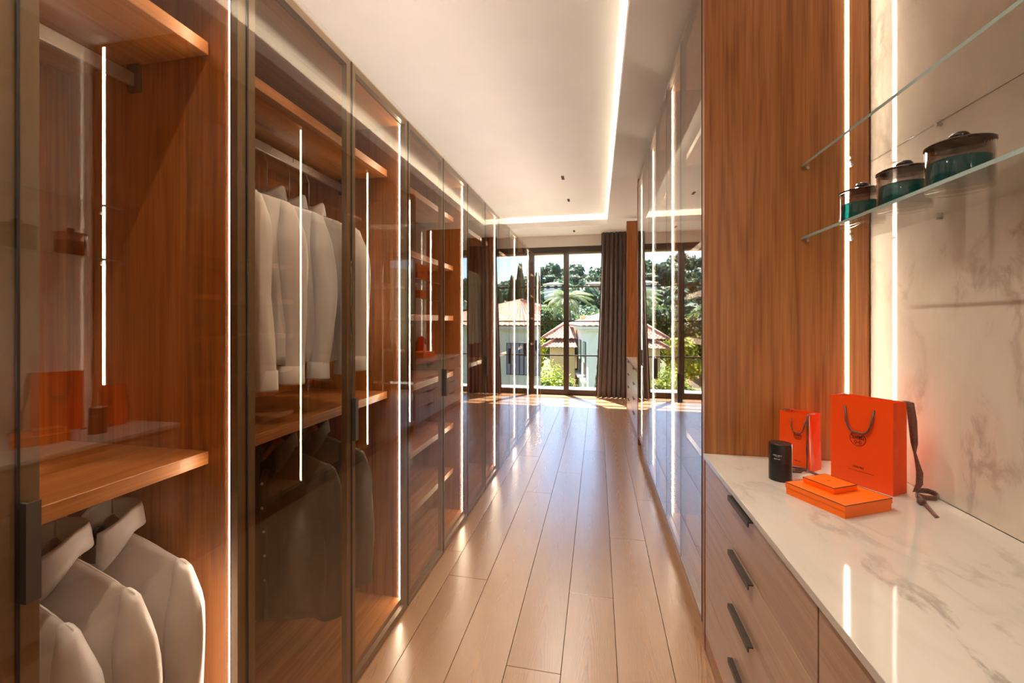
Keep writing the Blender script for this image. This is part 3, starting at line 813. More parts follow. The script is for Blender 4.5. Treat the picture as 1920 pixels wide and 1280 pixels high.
def pouch_fn(u, v):
    a = u * 2 * math.pi; r = math.sin(v * math.pi) ** .6
    x = .10 * r * math.cos(a); y = .17 * r * math.sin(a); z = .055 + .055 * -math.cos(v * math.pi) * (1 + .15 * math.sin(3 * a))
    return (x, y, max(z, 0.0))
po = bumpy(pouch_fn).build('pouch', pouch_mat, smooth=True, fixn=True, loc=(.66, 5.22, CTOP))
tag(po, 'soft taupe pouch lying on the far marble counter', 'pouch')

# ------------------------------------------------------------------ garments
def shirt_meshes(key, seed, body_len, sleeve_len, half=.238, slope=.070, mat=None, fullness=1.0, open_v=.13):
    rnd = random.Random(seed); ph = [rnd.uniform(0, 6.28) for _ in range(8)]
    def ztop(x):
        a = min(1.0, abs(x) / half); return -slope * a ** 1.25
    def thick(x, s):                     # half thickness at depth s (0 shoulder .. 1 hem)
        a = min(1.0, abs(x) / half)
        t = (.056 * min(1, s * 5) ** .6) * (1 - a ** 3.0) + .0003 + .004 * min(1, s * 8)
        return t * fullness
    def fold(x, s, sd):
        k = min(1, s * 3.0)
        return k * (.008 * math.sin(x * 46 + ph[sd] + 2 * s) + .006 * math.sin(x * 83 + ph[sd + 2] - 3 * s) + .006 * math.sin(x * 21 + s * 6 + ph[sd + 4]))
    hem_h = half + .035
    def P(x, s, sgn):
        xx = x * (1 + (hem_h / half - 1) * s)
        zt = ztop(x)
        z = zt * (1 - s) ** 1.0 + s * (-body_len) - (0.012 * math.sin(x * 30 + ph[0]) * s)
        y = sgn * (thick(x, s) + fold(x, s, 0 if sgn < 0 else 1) * (1 if abs(x) < half * .97 else .2))
        return (xx, y, z)
    mb = MB(); nx, ns = 22, 22
    # back, with neck hollow
    def back(u, v):
        x = -half + 2 * half * u; s = v ** 1.3
        p = P(x, s, +1)
        return p
    mb.grid(back, nx, ns)
    for sg in (-1, 1):
        def front(u, v, sg=sg):
            s = v ** 1.3
            zz = s * body_len
            xo = .062 * max(0.0, 1 - zz / open_v) ** .8 + .0005
            x = sg * (xo + (half - xo) * u)
            return P(x, s, -1)
        mb.grid(front, nx // 2 + 2, ns)
    body = mb.mesh(key + '_body', mat, smooth=True)
    # sleeve (right one; mirrored for the left)
    def sleeve(sx):
        m = MB(); n = 16; rows = 18
        path = []
        for j in range(rows + 1):
            t = j / rows
            x = half - .004 + .028 * (1 - (1 - min(1, t * 1.4)) ** 2) - .012 * t + .010 * math.sin(t * 5 + ph[3]) * t
            z = -slope - .004 - t * sleeve_len
            y = -.004 + .016 * math.sin(t * 3.2 + ph[1]) * t
            rx = (.045 * (1 - t) + .041 * t) * (0.50 + .50 * min(1, t * 7))
            ry = (.040 * (1 - t) + .026 * t) * (0.32 + .68 * min(1, t * 5))
            path.append((x, y, z, rx, ry, t))
        vs_ = []
        for (x, y, z, rx, ry, t) in path:
            for k in range(n):
                a = 2 * math.pi * k / n
                w = 1 + .10 * math.sin(3 * a + ph[2] + 7 * t) * min(1, t * 4) + .06 * math.sin(5 * a - 9 * t + ph[5])
                up = -(x + rx * w * math.cos(a) - half) * .55 * (1 - min(1, t * 6)) ** 1.5
                vs_.append((sx * (x + rx * w * math.cos(a)), y + ry * w * math.sin(a), z + up))
        fs = []
        for j in range(rows):
            for k in range(n):
                k2 = (k + 1) % n; q = (j * n + k, j * n + k2, (j + 1) * n + k2, (j + 1) * n + k)
                fs.append(q if sx < 0 else q[::-1])
        fs.append(tuple(range(n)))
        m.add(vs_, fs)
        return m.mesh(key + '_sleeve', mat, smooth=True), path[-1]
    s1, e1 = sleeve(1); s2, e2 = sleeve(-1)
    def cuff(sx, e):
        m = MB(); n = 16; x, y, z, rx, ry, t = e; vs_ = []
        for (dz, k_) in ((.058, 1.06), (.057, 1.09), (.002, 1.12), (-.004, 1.12), (-.004, .98), (.03, .92)):
            for k in range(n):
                a = 2 * math.pi * k / n
                vs_.append((sx * (x + rx * k_ * math.cos(a)), y + ry * k_ * math.sin(a), z + dz))
        fs = []
        for j in range(5):
            for k in range(n):
                k2 = (k + 1) % n; q = (j * n + k, j * n + k2, (j + 1) * n + k2, (j + 1) * n + k); fs.append(q)
        m.add(vs_, fs); return m.mesh(key + '_cuff', mat, smooth=True)
    # collar: stand and falling leaf, open at the front
    mc = MB(); nn = 26
    def col(u, v):
        ang = math.radians(-62 + (304) * u)          # 90 deg = back
        ca, sa = math.cos(ang), math.sin(ang)
        front = max(0.0, -sa)
        fr2 = front ** 1.2
        rows_ = [(.88, -.014), (.93, .020), (1.0, .048), (1.07, .030), (1.16, -.008)]
        q = v * 4; i = min(3, int(q)); f = q - i
        r = rows_[i][0] * (1 - f) + rows_[i + 1][0] * f; z = rows_[i][1] * (1 - f) + rows_[i + 1][1] * f
        z -= fr2 * .050; z -= fr2 * (.055 if v > .6 else .0) * ((v - .6) / .4 if v > .6 else 0)
        return (.064 * r * ca * (1 + .15 * fr2), .050 * r * sa - .018 * fr2 + .004, z + .004)
    mc.grid(col, nn, 8)
    collar = mc.mesh(key + '_collar', mat, smooth=True)
    pl = MB()
    ys = []
    for j in range(13):
        s = .12 + .86 * j / 12
        p = P(.001, s, -1); ys.append((p[1] - .0022, p[2]))
    v = []
    for y, z in ys: v += [(-.015, y, z), (.015, y, z)]
    pl.add(v, [(2 * i, 2 * i + 1, 2 * i + 3, 2 * i + 2) for i in range(12)])
    placket = pl.mesh(key + '_placket', mat, smooth=True)
    btn = []
    for j in (1, 3, 5, 7, 9): btn.append((0.0, ys[j][0] - .001, ys[j][1]))
    return dict(body=body, sleeve=(s1, s2), cuff=(cuff(1, e1), cuff(-1, e2)), collar=collar, placket=placket, btn=btn)

btn_me = MB().tube([(0, 0, 0), (0, -.002, 0)], .0055, 10).mesh('button', simple('pearl_button', (0.7, 0.68, 0.66), 0.3))
tag_me = MB().box(-.012, .012, -.0006, .0006, -.008, .008).mesh('neck_tag', tag_black)
def garment(ms, name, label, cat, x, y, z, rz=0.0, group=None, lined=False, mirror=False, tagged=True):
    root = thing(name, label, cat, (x, y, z), rz, group)
    if mirror: root.scale = (-1, 1, 1)
    b = link_mesh('body', ms['body'], root); solid(b, .0012)
    for m, c in zip(ms['sleeve'], ms['cuff']):
        s = link_mesh('sleeve', m, root); link_mesh('cuff', c, s)
    c = link_mesh('collar', ms['collar'], root); solid(c, .0016)
    if tagged: link_mesh('neck_tag', tag_me, c, (0.004, .044, .006))
    p = link_mesh('placket', ms['placket'], root); solid(p, .0008)
    for bp in ms['btn']: link_mesh('button', btn_me, p, bp)
    return root

def hanger_mesh(mat_name):
    mb = MB(); n = 24
    pts = []
    for i in range(n + 1):
        t = -1 + 2 * i / n
        xh = t * .200; pts.append((xh, .006 * (1 - math.cos(t * 1.5)) * -1, .060 * math.exp(-(xh / .050) ** 2) - .040 - .070 * (abs(xh) / .238) ** 1.25))
    vs_ = []; fs = []
    for (x, y, z) in pts:
        w = .008; h = .018 - .006 * min(1, abs(x) / .19)
        for k in range(8):
            a = 2 * math.pi * k / 8 + math.pi / 8
            vs_.append((x, y + w * math.cos(a), z + h * math.sin(a)))
    for i in range(n):
        for k in range(8):
            k2 = (k + 1) % 8; fs.append((i * 8 + k, i * 8 + k2, (i + 1) * 8 + k2, (i + 1) * 8 + k))
    fs.append(tuple(range(7, -1, -1))); fs.append(tuple(n * 8 + k for k in range(8)))
    mb.add(vs_, fs); return mb
def hook_mesh(L):
    pts = [(0, 0, .040), (0, 0, .062 + L * .55)]
    r = .020; zc = .062 + L - r
    for i in range(11):
        a = math.radians(205 - 235 * i / 10); pts.append((r * math.cos(a), 0, zc + r * math.sin(a)))
    return MB().tube(pts, .0021, 8).mesh('hook', steel, smooth=True)
HM = {'dark': hanger_mesh(0).mesh('hanger_dark', hanger_dark, smooth=True), 'light': hanger_mesh(0).mesh('hanger_light', hanger_light, smooth=True)}
_hooks = {}
def hanger(x, y, z, zrail, tone, label, rz=0.0):
    root = link_mesh('hanger', HM[tone], None, (x, y, z)); root.rotation_euler = (0, 0, rz)
    tag(root, label, 'hanger', 'clothes hangers')
    L = zrail + .020 - z - .062 + .003
    k = round(L, 3)
    if k not in _hooks: _hooks[k] = hook_mesh(L)
    link_mesh('hook', _hooks[k], root)
    return root

S1 = shirt_meshes('shirt_a', 11, .62, .60, mat=shirt_mat)
S2 = shirt_meshes('shirt_b', 23, .62, .60, mat=shirt_mat)
S3 = shirt_meshes('shirt_c', 37, .62, .60, mat=shirt_mat2)
XS = -A - .343
low = [(.640, S3, 'bluish white shirt hanging lowest in front, nearest the door handle'), (.752, S2, 'white shirt in the middle of the three low hanging shirts'), (.872, S1, 'white shirt with black neck tag, farthest of the low three')]
for (y, ms, lb) in low:
    garment(ms, 'shirt', lb, 'shirt', XS, y, .862, 0, 'white shirts in the wardrobes')
    hanger(XS, y + .002, .854, .985, 'dark', 'dark wooden hanger inside the ' + lb.split(' hanging')[0].split(' with')[0].split(' in the')[0] + {0.640: ' nearest the door handle', .752: ' in the middle of the low three', .872: ' that shows the neck tag'}[y])
up = [(1.098, S1, 'nearest'), (1.232, S2, 'second'), (1.400, S3, 'third'), (1.520, S1, 'fourth'), (1.640, S2, 'farthest')]
for (y, ms, w) in up:
    garment(ms, 'shirt', f'{w} white shirt on the upper rail above the olive jackets', 'shirt', XS, y, 1.866, random.uniform(-.05, .05), 'white shirts in the wardrobes')
    hanger(XS, y + .002, 1.858, 2.06, 'dark', f'dark wooden hanger of the {w} upper white shirt')
J1 = shirt_meshes('jacket', 51, .64, .56, half=.238, slope=.070, mat=olive_mat, fullness=1.25, open_v=.16)
for (y, w) in ((1.462, 'nearer'), (1.668, 'farther')):
    garment(J1, 'jacket', f'{w} dark olive jacket hanging below the white shirts', 'jacket', XS, y, .905, 0, 'olive jackets')
    hanger(XS, y + .002, .898, .985, 'light', f'orange wooden hanger of the {w} olive jacket')
G1 = shirt_meshes('sage', 63, .60, .58, half=.238, mat=sage_mat, fullness=1.3)
for (y, w) in ((3.18, 'nearest'), (3.34, 'middle'), (3.50, 'farthest')):
    garment(G1, 'jacket', f'{w} of the three pale sage jackets', 'jacket', XS, y, 1.876, 0, 'sage jackets')
    hanger(XS, y + .002, 1.868, 2.06, 'dark', f'dark hanger of the {w} sage jacket')

# ------------------------------------------------------------------ curtain
def curtain(label, xa, xb, y, flare):
    def fn(u, v):
        z = CEIL - .006 - v * (CEIL - .016)
        x = xa + (xb - xa) * u - flare * (1 - u) ** 2 * v ** 1.5
        ph = u * 2 * math.pi * 8.5 + .5 * math.sin(u * 9)
        amp = .030 + .018 * v
        yy = y + amp * math.sin(ph + .25 * math.sin(v * 4 + u * 7)) + .010 * math.sin(2.3 * ph + 1)
        return (x + .008 * math.sin(ph * 1.0 + 1.2), yy, z)
    o = MB().grid(fn, 150, 24).build('curtain', curtain_mat, smooth=True)
    solid(o, .003); tag(o, label, 'curtain'); return o
curtain('dark brown pleated floor length curtain on the right of the window', .066, .66, 7.80, .11)

# ceiling downlights; the overhead ones are unseen, added to brighten the corridor
slot_dark = simple('downlight_slot', (0.03, 0.024, 0.02), 0.6)
for (x, y, z, w) in ((-.423, 5.255, TRAY, 'nearest of the three in view'), (-.418, 6.25, TRAY, 'second'), (-.408, 7.575, CEIL, 'farthest, beyond the cove edge'),
                     (-.42, 2.05, TRAY, 'added fill overhead just out of view'), (-.42, 1.15, TRAY, 'added fill overhead next to the camera'), (-.42, .30, TRAY, 'added fill overhead behind the camera')):
    d = thing('downlight', f'small dark slot downlight in the ceiling, {w}', 'light', (x, y, z), 0, 'slot downlights')
    fr_ = MB()
    fr_.box(-.017, -.014, -.066, .066, -.004, 0); fr_.box(.014, .017, -.066, .066, -.004, 0); fr_.box(-.014, .014, -.066, -.063, -.004, 0); fr_.box(-.014, .014, .063, .066, -.004, 0)
    fr_.build('frame', slot_dark, d); MB().box(-.014, .014, -.063, .063, -.002, -.0004).build('baffle', slot_dark, d)
    sl = bpy.data.lights.new('downlight_lamp', 'SPOT'); so = bpy.data.objects.new('downlight_lamp', sl); COL.objects.link(so)
    sl.energy = DOWN; sl.color = (1.0, .90, .77); sl.spot_size = math.radians(120); sl.spot_blend = .9; sl.shadow_soft_size = .02
    so.parent = d; so.location = (0, 0, -.012)

# ------------------------------------------------------------------ outside: terrace, houses, garden, hill
terrace_mat = simple('terrace_stone', (0.72, 0.70, 0.66), 0.8, noise_amt=.05)
soffit_mat = simple('soffit_paint', (0.62, 0.50, 0.28), 0.8)
t_ = MB().box(-3.2, 3.2, YWIN + .0801, 9.0, -.25, -.005).build('terrace_slab', terrace_mat)
tag(t_, 'sunlit white ledge outside the window', None, kind='structure')
sf = MB().box(-1.55, 1.41, YWIN + .080, YWIN + .16, 2.665, 2.797).build('window_reveal', soffit_mat)
tag(sf, 'ochre reveal just above the window outside', None, kind='structure')

def leaf_mat(name, dark, light, scale=6.0):
    m, nt, out = new_mat(name)
    tc = nt.nodes.new('ShaderNodeTexCoord'); nz = N(nt, 'ShaderNodeTexNoise', in_Scale=scale, in_Detail=3.0)
    oi = nt.nodes.new('ShaderNodeObjectInfo'); g = nt.nodes.new('ShaderNodeNewGeometry')
    nt.links.new(tc.outputs['Object'], nz.inputs['Vector'])
    s = math_n(nt, 'MULTIPLY_ADD', g.outputs['Random Per Island'], .5, math_n(nt, 'MULTIPLY', nz.outputs['Fac'], .6))
    s = math_n(nt, 'MULTIPLY_ADD', oi.outputs['Random'], .2, math_n(nt, 'SUBTRACT', s, .15))
    col = ramp(nt, [(.2, dark), (.75, light)], s)
    b = nt.nodes.new('ShaderNodeBsdfPrincipled'); nt.links.new(col, b.inputs['Base Color']); b.inputs['Roughness'].default_value = .6
    tl = nt.nodes.new('ShaderNodeBsdfTranslucent'); nt.links.new(col, tl.inputs['Color'])
    mx = nt.nodes.new('ShaderNodeMixShader'); mx.inputs[0].default_value = .35
    nt.links.new(b.outputs[0], mx.inputs[1]); nt.links.new(tl.outputs[0], mx.inputs[2]); nt.links.new(mx.outputs[0], out.inputs['Surface'])
    return m
leaf_bright = leaf_mat('leaf_bright', (0.060, 0.105, 0.010), (0.46, 0.50, 0.050), 3)
leaf_mid = leaf_mat('leaf_mid', (0.022, 0.055, 0.016), (0.13, 0.21, 0.050), 2)
leaf_olive = leaf_mat('leaf_olive', (0.050, 0.070, 0.020), (0.25, 0.27, 0.085), 2)
leaf_pine = leaf_mat('leaf_pine', (0.020, 0.050, 0.030), (0.085, 0.150, 0.075), .6)
leaf_cyp = leaf_mat('leaf_cypress', (0.022, 0.046, 0.022), (0.115, 0.165, 0.080), 2)
leaf_palm = leaf_mat('leaf_palm', (0.055, 0.085, 0.030), (0.23, 0.29, 0.105), 1)
bark = simple('bark', (0.085, 0.060, 0.040), .9, noise_amt=.3, noise_scale=8, bump=.3)

def leaves(mb, centre, radii, n, size, rnd, shell=.55, droop=0.0):
    cx_, cy_, cz = centre
    for _ in range(n):
        while True:
            d = Vector((rnd.uniform(-1, 1), rnd.uniform(-1, 1), rnd.uniform(-1, 1)))
            if .05 < d.length < 1: break
        r = shell + (1 - shell) * rnd.random(); d = d.normalized() * r
        p = Vector((cx_ + d.x * radii[0], cy_ + d.y * radii[1], cz + d.z * radii[2]))
        nrm = (d + Vector((rnd.gauss(0, .6), rnd.gauss(0, .6), rnd.gauss(0, .6) + .3))).normalized()
        a = nrm.orthogonal().normalized(); b = nrm.cross(a); th = rnd.uniform(0, 6.28)
        a, b = a * math.cos(th) + b * math.sin(th), b * math.cos(th) - a * math.sin(th)
        s = size * rnd.uniform(.6, 1.3)
        mid = p + nrm * s * .12
        mb.add([p - a * s, p - b * s * .45 + nrm * s * .1, p + a * s, p + b * s * .45 + nrm * s * .1], [(0, 1, 2, 3)])

def blob(mb, c, r, rnd, n=10):
    off = rnd.uniform(0, 50); vs_ = []
    nu, nv = n + 2, n
    for j in range(nv + 1):
        for i in range(nu):
            a = 2 * math.pi * i / nu; b = math.pi * j / nv
            d = Vector((math.sin(b) * math.cos(a), math.sin(b) * math.sin(a), math.cos(b)))
            k = 1 + .22 * noise.noise(d * 2.2 + Vector((off, 0, 0)))
            vs_.append((c[0] + d.x * r[0] * k, c[1] + d.y * r[1] * k, c[2] + d.z * r[2] * k))
    fs = []
    for j in range(nv):
        for i in range(nu):
            i2 = (i + 1) % nu; fs.append((j * nu + i, j * nu + i2, (j + 1) * nu + i2, (j + 1) * nu + i))
    mb.add(vs_, fs)

def tree(label, loc, H, R, mat, seed, kind='round', n=1500, size=.28, group=None, cat='tree', name='garden_tree'):
    rnd = random.Random(seed); root = thing(name, label, cat, loc, 0, group)
    mb = MB()
    if kind == 'round':
        th = H * .35
        lobes = [(rnd.uniform(-.45, .45) * R, rnd.uniform(-.45, .45) * R, th + rnd.uniform(.15, .75) * (H - th)) for _ in range(7)] + [(0, 0, th + .5 * (H - th))]
        for c in lobes:
            rr = R * rnd.uniform(.45, .68); rz_ = min(rr, (H - th) * .45)
            blob(mb, c, (rr * .72, rr * .72, rz_ * .72), rnd, 8); leaves(mb, c, (rr, rr, rz_), n // 8, size, rnd, .7)
    elif kind == 'bush':
        for _ in range(9):
            c = (rnd.uniform(-.6, .6) * R, rnd.uniform(-.6, .6) * R, H * rnd.uniform(.25, .72)); rr = R * rnd.uniform(.4, .6)
            blob(mb, c, (rr * .75, rr * .75, H * .25), rnd, 8); leaves(mb, c, (rr, rr, H * .34), n // 9, size, rnd, .75)
    elif kind == 'cypress':
        blob(mb, (0, 0, H * .46), (R * .5, R * .5, H * .40), rnd, 12)
        for _ in range(n):
            z = H * rnd.random() ** .9; k = z / H; w = R * (1 - k) ** .55 * min(1, k * 6 + .5); a = rnd.uniform(0, 6.28)
            q_ = rnd.uniform(.45, 1.0) ** .7 * (1 + .35 * noise.noise(Vector((math.cos(a) * 1.3, math.sin(a) * 1.3 + seed, z * .9)))); p = Vector((w * math.cos(a) * q_, w * math.sin(a) * q_, z)); s = size * rnd.uniform(.6, 1.5)
            o_ = Vector((math.cos(a), math.sin(a), 0)); t = Vector((-math.sin(a), math.cos(a), 0))
            mb.add([p - t * s * .3, p + o_ * s * .25 + Vector((0, 0, s * .2)), p + Vector((0, 0, s * 1.2)) + o_ * s * .2, p + t * s * .3], [(0, 1, 2, 3)])
    mb.build('foliage', mat, root)
    MB().tube([(0, 0, -.6), (0, 0, H * .25), (R * .05, 0, H * .5)], [.05 * H * .5, .04 * H * .5, .02 * H * .5], 8).build('trunk', bark, root, smooth=True)
    return root

# ground below the house and the far hill
def hill_z(x, y):
    t = max(0.0, min(1.0, (y - 55) / 190.0)); t = t * t * (3 - 2 * t)
    top = 19.0 + 8.0 * max(-1.0, min(1.6, -x / 60.0))
    return -7.0 + (top + 7) * t + 1.5 * noise.noise(Vector((x * .03, y * .03, 0)))
ground_mat = simple('ground_scrub', (0.085, 0.105, 0.040), .95, noise_amt=.5, noise_scale=.25)
gm = MB().grid(lambda u, v: ((u - .5) * 420, 10 + 300 * v, hill_z((u - .5) * 420, 10 + 300 * v)), 60, 60)
tag(gm.build('hillside', ground_mat, smooth=True), 'green scrub hillside rising beyond the houses', None, kind='structure')

# wooded hill: one crown shape shared by all
rnd = random.Random(99)
pm = []
for s in range(3):
    mb = MB(); r2 = random.Random(200 + s)
    for _ in range(7):
        c = (r2.uniform(-2.4, 2.4), r2.uniform(-2.4, 2.4), r2.uniform(3.2, 6.2)); blob(mb, c, (2.0, 2.0, 1.4), r2, 8); leaves(mb, c, (2.6, 2.6, 1.9), 70, .75, r2, .7)
    pm.append(mb.mesh('pine_crown', leaf_pine))
pt_me = MB().tube([(0, 0, -1), (0, 0, 2.5), (.2, 0, 4.5)], [.35, .28, .15], 7).mesh('pine_trunk', bark, smooth=True)
cnt = 0; tries = 0
spots = []
while cnt < 200 and tries < 6000:
    tries += 1
    y = 85 + 160 * rnd.random() ** .9; x = rnd.uniform(-.33, .30) * y
    sc_ = rnd.uniform(.9, 1.5)
    if any((x - a) ** 2 + (y - b) ** 2 < (4.6 * (sc_ + c)) ** 2 for a, b, c in spots): continue
    spots.append((x, y, sc_))
    root = thing('pine_tree', 'round crowned pine on the wooded hillside', 'tree', (x, y, hill_z(x, y)), rnd.uniform(0, 6.28), 'pines covering the hillside')
    root.scale = (sc_, sc_, sc_ * rnd.uniform(.9, 1.25))
    c = link_mesh('crown', rnd.choice(pm), root); link_mesh('trunk', pt_me, root); cnt += 1

# villas on the hill
def villa(label, px, py, d, w, h, dp, wall, roof, flat=False):
    """px,py: rough direction as tangent pairs; built at distance d"""
    r = (px - 960) / FPX * d; c_, s_ = math.cos(YAW), math.sin(YAW)
    x = r * c_ - d * s_; y = r * s_ + d * c_; z = CAMH - (py - HORIZON) * d / FPX
    root = thing('villa', label, 'house', (x, y, z), rnd.uniform(-.3, .3))
    MB().box(-w / 2, w / 2, 0, dp, -2.5, h).build('walls', wall, root)
    if flat: MB().box(-w / 2 - .3, w / 2 + .3, -.3, dp + .3, h, h + .35).build('roof', wall, root)
    else:
        e = .5; hh = h + w * .16
        v = [(-w / 2 - e, -e, h), (w / 2 + e, -e, h), (w / 2 + e, dp + e, h), (-w / 2 - e, dp + e, h), (-w * .2, dp / 2, hh), (w * .2, dp / 2, hh)]
        MB().add(v, [(0, 1, 5, 4), (1, 2, 5), (2, 3, 4, 5), (3, 0, 4), (3, 2, 1, 0)]).build('roof', roof, root)
    k = max(2, int(w / 3))
    for i in range(k):
        xx = -w / 2 + w * (i + .5) / k
        MB().box(xx - .5, xx + .5, -.06, .02, h * .35, h * .8).build('window', dark_frame, root)
    return root
white_wall = simple('villa_white', (0.74, 0.72, 0.68), .8); pink_wall = simple('villa_pink', (0.62, 0.36, 0.28), .8); tile_far = simple('villa_tiles', (0.52, 0.28, 0.19), .8)
villa('white villa high on the hill, left of the brown curtain', 1075, 524, 200, 7, 2.6, 6, white_wall, tile_far, True)
villa('white villa below the hilltop trees', 1105, 530, 205, 7, 2.4, 6, white_wall, tile_far)
villa('pink villa on the hillside beside the curtain', 1118, 551, 130, 5, 3.2, 6, pink_wall, tile_far)
villa('small tiled villa low on the hill behind the palm', 1035, 546, 130, 5, 2.2, 5, white_wall, tile_far)
villa('white villa on the left part of the hill', 985, 532, 200, 7, 2.6, 6, white_wall, tile_far, True)
villa('pale villa among the trees on the right of the hill', 1180, 545, 180, 6, 2.6, 6, white_wall, tile_far)

# tiled roofs -------------------------------------------------------
tile_mat = simple('terracotta_tile', (0.42, 0.215, 0.145), .8, noise_amt=.35, noise_scale=3.0)
render_wall = simple('pale_render', (0.74, 0.70, 0.60), .85, noise_amt=.05, noise_scale=2)
ochre_wall = simple('ochre_render', (0.78, 0.52, 0.27), .85, noise_amt=.06, noise_scale=2)
cornice_mat = simple('cornice', (0.70, 0.66, 0.60), .8)
shutter_mat = simple('sage_shutter', (0.30, 0.31, 0.24), .7); dark_glass = simple('dark_window', (0.05, 0.055, 0.07), .15)
grey_curt = simple('grey_shade', (0.25, 0.27, 0.32), .7)

def roof_plane(root, P0, P1, P2, P3, cols, name='roof_slope'):
    """barrel tile slope: P0-P1 eave, P3-P2 ridge"""
    P0, P1, P2, P3 = map(Vector, (P0, P1, P2, P3)); mb = MB()
    nrm = (P1 - P0).cross(P3 - P0).normalized()
    if nrm.z < 0: nrm = -nrm
    def fn(u, v):
        p = (P0 * (1 - u) + P1 * u) * (1 - v) + (P3 * (1 - u) + P2 * u) * v
        row = (v * 9) % 1.0
        return p + nrm * (.06 * abs(math.sin(u * cols * math.pi)) + .05 * (1 - row))
    mb.grid(fn, cols * 4, 27)
    o = mb.build(name, tile_mat, root, smooth=False); solid(o, .06, -1); return o

# pale house on the right: rotated block, near corner close to the camera axis
hd = Vector((-2.15 + .53, 36.5 - 25.0, 0)).normalized()      # along its left side wall
fd = Vector((-hd.y, hd.x, 0)); fd = -fd if fd.x < 0 else fd   # along its front
HX, HY = -.53, 25.2
ang = math.atan2(fd.y, fd.x)
house = thing('villa', 'pale villa with tiled hip roof seen beside the curtain', 'house', (HX, HY, -6.2), ang)
EV = .78 + 6.2; L, Dp = 11.0, 12.0
MB().box(0, L, 0, Dp, -1.0, EV).build('walls', render_wall, house)
MB().box(-.22, L + .22, -.22, Dp + .22, EV, EV + .14).build('cornice', cornice_mat, house)
MB().box(-.45, L + .45, -.45, Dp + .45, EV + .14, EV + .28).build('eave', cornice_mat, house)
e = .5; rz_ = EV + .28; rh = 1.9
c0, c1, c2, c3 = (-e, -e, rz_), (L + e, -e, rz_), (L + e, Dp + e, rz_), (-e, Dp + e, rz_)
r0, r1 = (L * .46, Dp * .45, rz_ + rh), (L * .54, Dp * .55, rz_ + rh)
roof_plane(house, c0, c1, r1, r0, 34); roof_plane(house, c3, c0, r0, r0, 34); roof_plane(house, c1, c2, r1, r1, 20); roof_plane(house, c2, c3, r0, r1, 20)
for yy in (1.1, 3.9, 6.7):                                   # tall windows of the side wall
    w = MB().box(-.04, .05, yy, yy + 1.25, EV - 3.1, EV - .7).build('side_window', dark_glass, house)
    MB().box(-.10, -.05, yy + .02, yy + 1.23, EV - 2.0, EV - .72).build('shutter', shutter_mat, w)
    MB().box(-.25, .05, yy - .15, yy + 1.4, EV - 3.25, EV - 3.1).build('sill', cornice_mat, w)
fw = MB().box(1.75, 4.35, -.05, .05, EV - 2.75, EV - .75).build('front_window', dark_glass, house)
MB().box(1.65, 4.45, -.10, .0, EV - .76, EV - .62).build('lintel', cornice_mat, fw)
for i in range(9): MB().box(1.8 + i * .285, 2.0 + i * .285, -.09, -.055, EV - 2.7, EV - .8).build('blind', grey_curt, fw)
ch = MB().box(.3, .7, 7.5, 7.9, rz_, rz_ + .75).build('chimney', ochre_wall, house)

# ochre pavilion with two stepped tile roofs
pav = thing('garden_pavilion', 'ochre pavilion with two stepped terracotta tile roofs', 'house', (-3.35, 30.5, -5.2), .12)
MB().box(0, 1.75, 0, 4, -1.5, 4.65).build('walls', ochre_wall, pav)
zz = 4.65
roof_plane(pav, (-.5, -.5, zz), (1.95, -.5, zz), (1.75, 2.2, zz + 1.0), (1.2, 2.2, zz + 1.0), 9); roof_plane(pav, (-.5, 4.2, zz), (-.5, -.5, zz), (1.2, 2.2, zz + 1.0), (1.2, 2.2, zz + 1.0), 14)
MB().tube([(-.55, -.55, zz + .1), (1.2, 2.2, zz + 1.12)], .12, 8).build('hip_tiles', tile_mat, pav, smooth=True)
MB().box(.1, 1.75, 1.0, 4, zz, zz + .62).build('upper_walls', ochre_wall, pav)
z2 = zz + .62
roof_plane(pav, (-.5, .4, z2), (1.95, .4, z2), (1.75, 3.2, z2 + 1.05), (1.2, 3.2, z2 + 1.05), 9, 'upper_roof_slope'); roof_plane(pav, (-.5, 4.6, z2), (-.5, .4, z2), (1.2, 3.2, z2 + 1.05), (1.2, 3.2, z2 + 1.05), 14, 'upper_roof_slope')
MB().tube([(-.55, .35, z2 + .1), (1.2, 3.2, z2 + 1.17)], .12, 8).build('hip_tiles', tile_mat, pav, smooth=True)

# palm
palm = thing('palm_tree', 'tall palm with arching fronds behind the tiled roofs', 'tree', (-3.2, 46.0, -6.0), 0)
PZ = 9.6
MB().tube([(0, 0, 0), (.1, 0, PZ * .5), (0, 0, PZ)], [.34, .28, .34], 12).build('trunk', bark, palm, smooth=True)
rp = random.Random(4)
for i in range(46):
    az = i * 2.399; el = rp.uniform(-.25, 1.35); Lf = rp.uniform(2.5, 3.3); mb = MB(); prev = None
    pts = []
    for k in range(9):
        t = k / 8; droop = el - 1.7 * t * t
        rr = Lf * t * math.cos(el - .75 * t); z = PZ + .1 + Lf * (math.sin(el) * t - .72 * t * t)
        pts.append(Vector((math.cos(az) * rr, math.sin(az) * rr, z)))
    side_v = Vector((-math.sin(az), math.cos(az), 0))
    for k in range(8):
        for q in range(3):
            t = (k + q / 3) / 8; p = pts[k].lerp(pts[k + 1], q / 3); dr = (pts[k + 1] - pts[k]).normalized()
            ll = .62 * math.sin(math.pi * (t * .86 + .1)) + .1
            for sg in (-1, 1):
                tip = p + side_v * sg * ll * .8 + dr * ll * .5 + Vector((0, 0, -ll * .35)); w = dr * .045
                mb.add([p - w, p + w, tip], [(0, 1, 2)])
    for a_, b_ in zip(pts[:-1], pts[1:]): mb.add([a_ - side_v * .03, a_ + side_v * .03, b_ + side_v * .02, b_ - side_v * .02], [(0, 1, 2, 3)])
    mb.build('frond', leaf_palm, palm)

